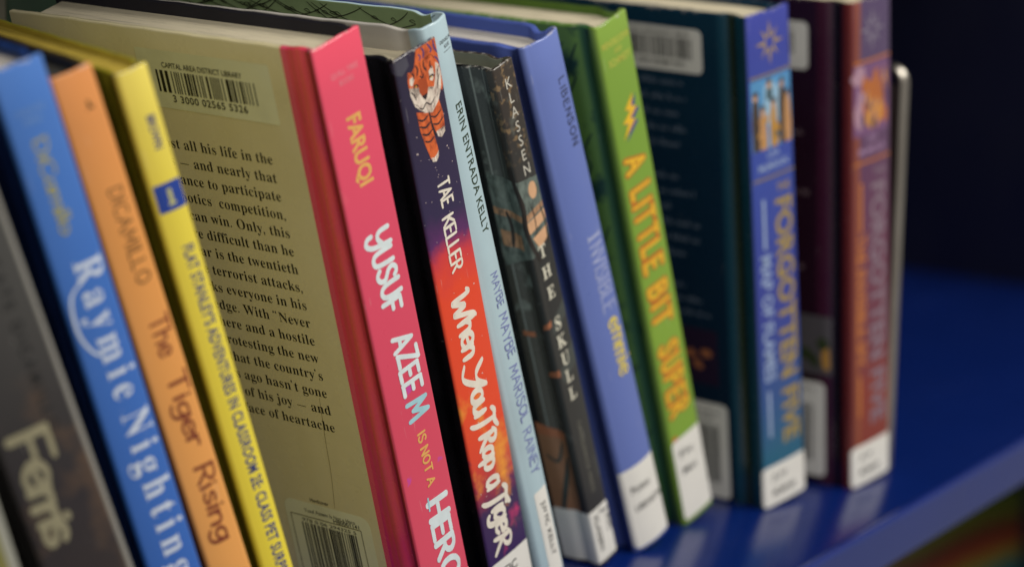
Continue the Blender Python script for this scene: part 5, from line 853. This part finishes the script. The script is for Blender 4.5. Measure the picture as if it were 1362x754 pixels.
def fat(txt, b0, b1, sd, base=3.6, cap=10.4):
    return [bk.put(t_pen(txt, .32, .27, 0, .03, 0, .05, .0, .9, sd), 'down', b0-.6, b1+.6, base, cap, OG, .05), bk.put(t_pen(txt, .17, .42, 0, .03, 0, .05, .0, .9, sd), 'down', b0+.2, b1-.2, base, cap, AY, .12)]
bk.decal('title_lettering', fat('A', 53.5, 60.5, 3, 3.6)+fat('LITTLE', 66.2, 101.6, 5)+fat('BIT', 107, 124.4, 7)+fat('SUPER', 132.4, 163.6, 9), bk.spine)
bk.decal('author_lettering', [bk.put(t_sans('MENDELSOHN', .02), 'across', 1.8, 18, 9.6, 2.4, LM), bk.put(t_sans('AND', .02), 'across', 8, 12.4, 13, 2.0, LM), bk.put(t_sans('SCHMIDT', .02), 'across', 4, 17, 17.2, 2.6, LM)], bk.spine)
bolt = lambda dx, db: poly(13.8+dx, 30.6+db, 8.0+dx, 35.6+db, 10.8+dx, 36.8+db, 5.6+dx, 40.2+db, 8.6+dx, 41.2+db, 4.6+dx, 46.4+db, 13.0+dx, 41.0+db, 10.4+dx, 39.6+db, 15.0+dx, 36.6+db, 12.0+dx, 35.4+db)
bk.decal('bolt_emblem', [bolt(1.7, 1.1)+(ink('violet_bolt_ink', (84, 70, 140)), .05), bolt(0, 0)+(AY, .11)], bk.spine)
rnd = random.Random(6); its = []
for i in range(9):
    b0 = 4+i*20+rnd.uniform(-5, 5)
    for k in range(3):
        s0 = -rnd.uniform(3, 30); its.append(line([(s0, b0), (s0-5, b0+6+k*2), (s0-3, b0+14), (s0-10, b0+22+k)], 1.1))
bk.decal('back_painting', [merge(its)+(ink('fern_shadow_ink', (26, 56, 40)), .04)], bk.back)
spine_label(bk, .9, 173.2, 19.8, 208.2, [('Fic', 4.2, 12.6, 181.4, 3.0, INK), ('Men', 4.6, 13.2, 189.0, 3.0, INK)], 2.0)
bk.decal('spine_sticker', [blob(3.2, 172.4, 1.6, 1.2, 12, .1)+(OG, .05)], bk.spine)

# --- the two tall series books
def starburst(cx, cy, r, r0):
    L = []
    for k in range(8):
        a = 2*math.pi*k/8-math.pi/2; q = .24; rr = r if k % 2 == 0 else r*.86
        L.append(poly(cx+r0*math.cos(a-q*1.4), cy+r0*math.sin(a-q*1.4), cx+rr*.55*math.cos(a-q*.55), cy+rr*.55*math.sin(a-q*.55), cx+rr*math.cos(a), cy+rr*math.sin(a), cx+rr*.55*math.cos(a+q*.55), cy+rr*.55*math.sin(a+q*.55), cx+r0*math.cos(a+q*1.4), cy+r0*math.sin(a+q*1.4)))
    return merge(L)
def series_book(label, x, y, lean, t, h, yaw, stops, hinge, back, sun, gold, title2, b2, picture, txtc, ruleC, sdep, seed, splash=None):
    m = ramp_cover('series_jacket_%d' % seed, h, stops, .05, .86, 24, .36, .4, sdep=sdep, splash=splash)
    bk = Book('hardback_book', label, 'book', x, y, lean, t, h, yaw, 136, dict(spine=m, back=back, pages=PAPER, inner=back), bulge=.5, rc=1.0, groove=(1.3, 8, 3.2), seed=seed, recess=2.6)
    bk.decal('series_emblem', [starburst(t/2, 12.4, 9.0, 2.6)+(sun, .05)], bk.spine)
    bk.decal('spine_painting', picture(t)+[poly(.9, 24.0, t-.9, 24.0, t-.9, 24.9, .9, 24.9)+(ruleC, .2), poly(.9, 64.4, t-.9, 64.4, t-.9, 65.3, .9, 65.3)+(ruleC, .2)], bk.spine)
    bk.decal('author_lettering', [bk.put(t_sans('LISA', .01), 'across', t*.36, t*.64, 57.2, 2.6, txtc), bk.put(t_sans('McMANN', .01), 'across', t*.16, t*.84, 62.0, 3.0, txtc)], bk.spine)
    bk.decal('title_lettering', [bk.put(t_sans('THE', .02), 'across', t*.55, t*.86, 71.8, 3.0, gold), bk.put(t_sans('FORGOTTEN FIVE', .03), 'down', 74.8, 175, 14.0, 10.6, gold)], bk.spine)
    bk.decal('subtitle_lettering', [bk.put(t_sans(title2, .02), 'down', b2[0], b2[1], 3.6, 6.2, txtc if seed == 1 else ruleC), poly(5.6, 73, 7.2, 73, 7.2, 93, 5.6, 93)+(txtc if seed == 1 else ruleC, .05), poly(4.6, b2[1]+4, 6.2, b2[1]+4, 6.2, 170, 4.6, 170)+(txtc if seed == 1 else ruleC, .052)], bk.spine)
    spine_label(bk, -.6, 182.2, t+.8, h-.6, [('JUV', 5, 15, 188.4, 2.6, INKG), ('MCMANN', 5.5, 20, 195, 2.8, INK)], 2.2)
    return bk
SKY = ink('sky_picture_ink', (84, 150, 204)); TAN = ink('tan_ink', (196, 146, 96)); DBR = ink('dark_brown_ink', (70, 54, 44)); OCH = ink('ochre_ink', (190, 140, 60)); PSK = ink('pale_sky_ink', (150, 190, 220)); TEA = ink('teal_grey_ink', (60, 84, 92))
def pic_sky(t):
    P = [poly(1, 25.6, t-1, 25.6, t-1, 53.4, 1, 53.4)+(SKY, .05), blob(t*.5, 36, 6, 9, 16, .15)+(PSK, .055)]
    rnd = random.Random(5)
    for i, (cx, top) in enumerate(((3.6, 30), (8.0, 36), (14.6, 34.5), (20.6, 27.5), (12.4, 26.5), (24, 33))):   # little far figures: heads and coats
        P += [poly(cx-1.7, top+3.6, cx+1.7, top+3.4, cx+2.5, min(53, top+13), cx+2.2, 53.3 if i != 4 else top+8, cx-2.0, 53.3 if i != 4 else top+8, cx-2.4, top+12)+((DBR, TAN, OCH, DBR, TEA, TAN)[i], .06+.002*i), blob(cx, top+2, 1.5, 1.9, 10, .1, 0, i)+(TAN, .075+.001*i), blob(cx+.2, top+.8, 1.6, 1.1, 10, .2, 0, i)+(DBR, .085+.001*i)]
    for i in range(9):
        P.append(blob(rnd.uniform(2, t-2), rnd.uniform(40, 52), rnd.uniform(.6, 1.6), rnd.uniform(.8, 2.0), 9, .3, 0, i)+(rnd.choice((OCH, TAN, TEA)), .095+.001*i))
    return P
FLM = ink('flame_ink', (186, 106, 48)); FL2 = ink('bright_flame_ink', (214, 150, 74)); MAU = ink('mauve_ink', (120, 80, 124)); MA2 = ink('plum_ink', (88, 56, 92)); PLN = ink('pale_mauve_ink', (178, 140, 160))
def pic_fire(t):
    P = [poly(1, 25.6, t-1, 25.6, t-1, 54, 1, 54)+(MAU, .05), blob(5, 30, 5, 4, 14, .2)+(PLN, .055), blob(t*.2, 44, 4, 8, 14, .25)+(PLN, .056)]
    rnd = random.Random(8)
    for i in range(26):
        cx = t*rnd.uniform(.30, .86); cy = rnd.uniform(31, 49)
        P.append(blob(cx, cy, rnd.uniform(1.2, 3.0), rnd.uniform(2.2, 5.5), 10, .3, rnd.uniform(-.4, .4), i)+(rnd.choice((FLM, FL2, FLM, MA2 if i % 4 == 0 else FLM)), .06+.0015*i))
    P += [blob(8, 48, 1.6, 3.2, 10, .25)+(MA2, .105), blob(15, 50, 1.4, 2.4, 10, .25)+(DBR, .107)]
    return P
navyb = ramp_cover('teal_navy_back', 199.4, [(0, (18, 52, 74)), (.3, (14, 42, 66)), (.75, (14, 36, 58)), (1, (14, 32, 50))], .06, 1.0, 22, .28, .5, sdep=[(-14, -10.2, .8, (24, 64, 84)), (-9.4, -6, .9, (34, 46, 36)), (-5, -1, .7, (22, 72, 88))])
bk = series_book('royal blue hardback with a gold starburst above a small sky picture on its spine', 418.8, -7.3, 5.55, 27.6, 199.4, -5.47,
                 [(0, (62, 72, 172)), (.3, (56, 80, 176)), (.6, (54, 66, 160)), (.78, (48, 86, 150)), (.9, (36, 104, 136)), (1, (30, 96, 130))], None, navyb,
                 ink('old_gold_ink', (176, 150, 84)), ink('antique_gold_ink', (166, 142, 66)), 'MAP OF FLAMES', (95.5, 147), pic_sky, ink('ice_blue_ink', (158, 178, 214)), ink('bronze_ink', (140, 126, 100)), [(-6, -.2, .5, (22, 60, 80))], 1)
lab = bk.decal('barcode_label', [rrect(-62, 7.2, -21.3, 24.6, 2.4)+(LABEL, .08)])
bk.decal('barcode', [bars(-58, -26, 11, 19.4, 15)+(INK, .14), bk.put(t_sans('CAPITAL AREA DISTRICT LIBRARY', .012), 'across', -58, -27, 10.2, 1.5, INK, .14), bk.put(t_sans('3 3000 02588 7431', .012), 'across', -56, -30, 22.4, 1.9, INK, .14)], lab)
FT = ink('slate_print', (96, 110, 130)); FT2 = ink('plum_print', (112, 92, 98))
bk.decal('back_cover_print', [ptext(-100, -20.5, 30, 6.2, 5, 2.4, 3)+(FT, .05), ptext(-100, -20.5, 68, 6.2, 6, 2.4, 5)+(FT, .05), ptext(-80, -20, 112, 5.4, 3, 2.0, 8)+(FT, .05)], bk.back)
bk.decal('back_cover_picture', [rrect(-56, 128, -20, 151, .4)+(ink('midnight_plum_ink', (40, 26, 52)), .05), merge([blob(-26-i*4, 138+(i*5) % 9, 2.6, 2, 10, .3, 0, i) for i in range(7)])+(RU, .07)], bk.back)
lab = bk.decal('price_label', [rrect(-54, 158.6, -16.5, 198.4, 2.6)+(LABEL, .08)])
bk.decal('barcode', [bars(-50, -21, 168, 192, 21)+(INKG, .14), ptext(-50, -20, 163, 2.6, 2, 1.2, 4)+(INKG, .14)], lab)
maroon = ramp_cover('maroon_back', 199.6, [(0, (40, 18, 42)), (.3, (38, 15, 30)), (1, (40, 14, 28))], .06, 1.0, 22, .28, .5, sdep=[(-16, -9.8, .8, (64, 24, 46)), (-9.0, -5.5, .9, (22, 14, 24)), (-4.5, -.4, .7, (88, 30, 42))])
bk = series_book('plum and rust hardback with a silver starburst above a small fire picture on its spine', 462.5, -22.4, 3.12, 28.9, 199.6, -2.12,
                 [(0, (84, 66, 106)), (.2, (92, 70, 112)), (.32, (98, 56, 96)), (.5, (108, 50, 82)), (.72, (118, 46, 62)), (.80, (142, 50, 36)), (1, (138, 48, 30))], None, maroon,
                 ink('pewter_ink', (140, 132, 150)), ink('silver_mauve_ink', (134, 114, 130)), 'THE INVISIBLE SPY', (94, 149), pic_fire, ink('pale_plum_ink', (172, 140, 178)), ink('ember_ink', (198, 118, 50)), [(-6, 2.4, .9, (120, 44, 40)), (2.6, 5.6, 1.2, (150, 76, 40))], 2)
lab = bk.decal('barcode_label', [rrect(-62, 9.2, -19.9, 28.2, 2.4)+(LABEL, .08)])
bk.decal('barcode', [bars(-58, -26, 13.4, 22.4, 18)+(INK, .14), bk.put(t_sans('CAPITAL AREA DISTRICT LIBRARY', .012), 'across', -58, -27, 12.4, 1.5, INK, .14)], lab)
bk.decal('back_cover_print', [ptext(-100, -19.5, 36, 6.2, 6, 2.2, 13)+(FT2, .05), ptext(-100, -19.5, 79, 6.2, 6, 2.2, 15)+(FT2, .05)], bk.back)
bk.decal('back_cover_picture', [rrect(-40, 128.4, -9.8, 153, .4)+(ink('grey_mauve_ink', (88, 84, 88)), .05), merge([blob(-14-i*4, 140+(i*7) % 9, 2.6, 3, 10, .3, 0, i) for i in range(6)])+(ink('olive_shadow_ink', (52, 64, 34)), .07), blob(-12.4, 146, 1.8, 5, 12, .2)+(OCH, .075)], bk.back)
lab = bk.decal('price_label', [rrect(-50, 156.4, -12.8, 196.4, 2.6)+(LABEL, .08)])
bk.decal('barcode', [bars(-46, -18, 166, 190, 27)+(INKG, .14), ptext(-46, -17, 160, 2.6, 2, 1.2, 4)+(INKG, .14)], lab)

# ---------------------------------------------------------------- the steel book support
def steel():
    nt = NT('brushed_steel'); tc = nt.n('ShaderNodeTexCoord'); vec = tc.outputs['Object']
    f = nt.noise(nt.stretch(vec, (1, 1, .04)), 900, 4); nt.b.inputs['Metallic'].default_value = 1.0
    nt.l(nt.ramp(f, [(.3, (.42, .38, .33, 1)), (.7, (.62, .58, .52, 1))]), nt.b.inputs['Base Color'])
    nt.b.inputs['Roughness'].default_value = .3
    return nt.m
ST = steel()
be = bpy.data.objects.new('bookend', None); COL.objects.link(be); be.location = (496.5*MM, -19*MM, .4*MM); be.rotation_euler = (0, R(1.6), 0)
tag(be, 'upright brushed steel bookend with a rolled rim standing against the last book', 'bookend')
box('plate', (-.5, 2, 1.0), (.5, 125, 160), ST, be, .3)
box('base', (-30, 14, .3), (.5, 125, 1.0), ST, be, .2)
pts = [(0, 0, .6)]+[(0, 0, 12*i) for i in range(1, 14)]
pts += [(0, 5-5*math.cos(a), 161+5*math.sin(a)) for a in [math.pi/2*k/8 for k in range(9)]]
pts += [(0, 5+18*i, 166) for i in range(1, 7)]
V = []; F = []; n = 14
for i, p in enumerate(pts):
    a = Vector(pts[max(0, i-1)]); b = Vector(pts[min(len(pts)-1, i+1)]); d = (b-a).normalized(); nx = Vector((1, 0, 0)); ny = d.cross(nx)
    for k in range(n):
        q = Vector(p)+(nx*math.cos(2*math.pi*k/n)+ny*math.sin(2*math.pi*k/n))*2.6; V.append(tuple(q))
for i in range(len(pts)-1):
    for k in range(n): F.append((i*n+k, i*n+(k+1) % n, (i+1)*n+(k+1) % n, (i+1)*n+k))
F.append(tuple(range(n))); F.append(tuple(range((len(pts)-1)*n, len(pts)*n))[::-1])
mesh('rim', V, F, ST, be)

# ---------------------------------------------------------------- a picture book face out on the shelf below
nt = NT('rainbow_hill_cover'); tc = nt.n('ShaderNodeTexCoord'); sx = nt.n('ShaderNodeSeparateXYZ'); nt.l(tc.outputs['Object'], sx.inputs[0])
f = nt.math('ADD', nt.math('MULTIPLY', sx.outputs[2], 1/.32), nt.math('MULTIPLY', sx.outputs[0], .22))
f = nt.math('ADD', f, nt.math('MULTIPLY', nt.math('SUBTRACT', nt.noise(tc.outputs['Object'], 9, 3), .5), .08))
nt.l(nt.ramp(f, [(0, rgb(60, 90, 110)), (.60, rgb(20, 60, 70)), (.765, rgb(24, 84, 92)), (.79, rgb(120, 110, 34)), (.815, rgb(128, 52, 28)), (.845, rgb(92, 42, 24)), (.87, rgb(92, 96, 28)), (.93, rgb(56, 88, 22)), (1.0, rgb(44, 66, 18))]), nt.b.inputs['Base Color'])
coat(nt, .4, .3)
pb = bpy.data.objects.new('picture_book', None); COL.objects.link(pb); pb.location = (600*MM, 62*MM, -381*MM); pb.rotation_euler = (R(-3), 0, 0)
tag(pb, 'rainbow banded picture book facing out on the shelf below', 'book')
box('front_cover', (0, 0, 0), (275, 2.2, 318), nt.m, pb, .5)
box('page_block', (3, 2.4, 4), (268, 12, 314), PAPER, pb, .2)
box('back_cover', (0, 12.2, 0), (275, 14.4, 318), nt.m, pb, .5)
box('spine', (272.8, 2.35, 0), (275, 12.05, 318), nt.m, pb, .3)

# ---------------------------------------------------------------- two books in the row behind, seen past the fore-edges
for (lab_, x, y, w, h, dp, colr, nm) in (('dark green closed book standing deep in the shelf behind the row', 223.5, 205, 30, 236, 110, (44, 66, 46), 'deep_green_board'), ('stone grey closed book beside the dark green one behind the row', 200, 203, 22, 238, 110, (112, 108, 92), 'stone_grey_board')):
    Book('hardback_book', lab_, 'book', x, y, 0, w, h, 0, dp, dict(spine=plain(nm, colr, 1.1), back=plain(nm, colr, 1.1), pages=PAPER_GREY), bulge=.8, rc=1.2, groove=(.8, 7, 3), group='books in the row behind')
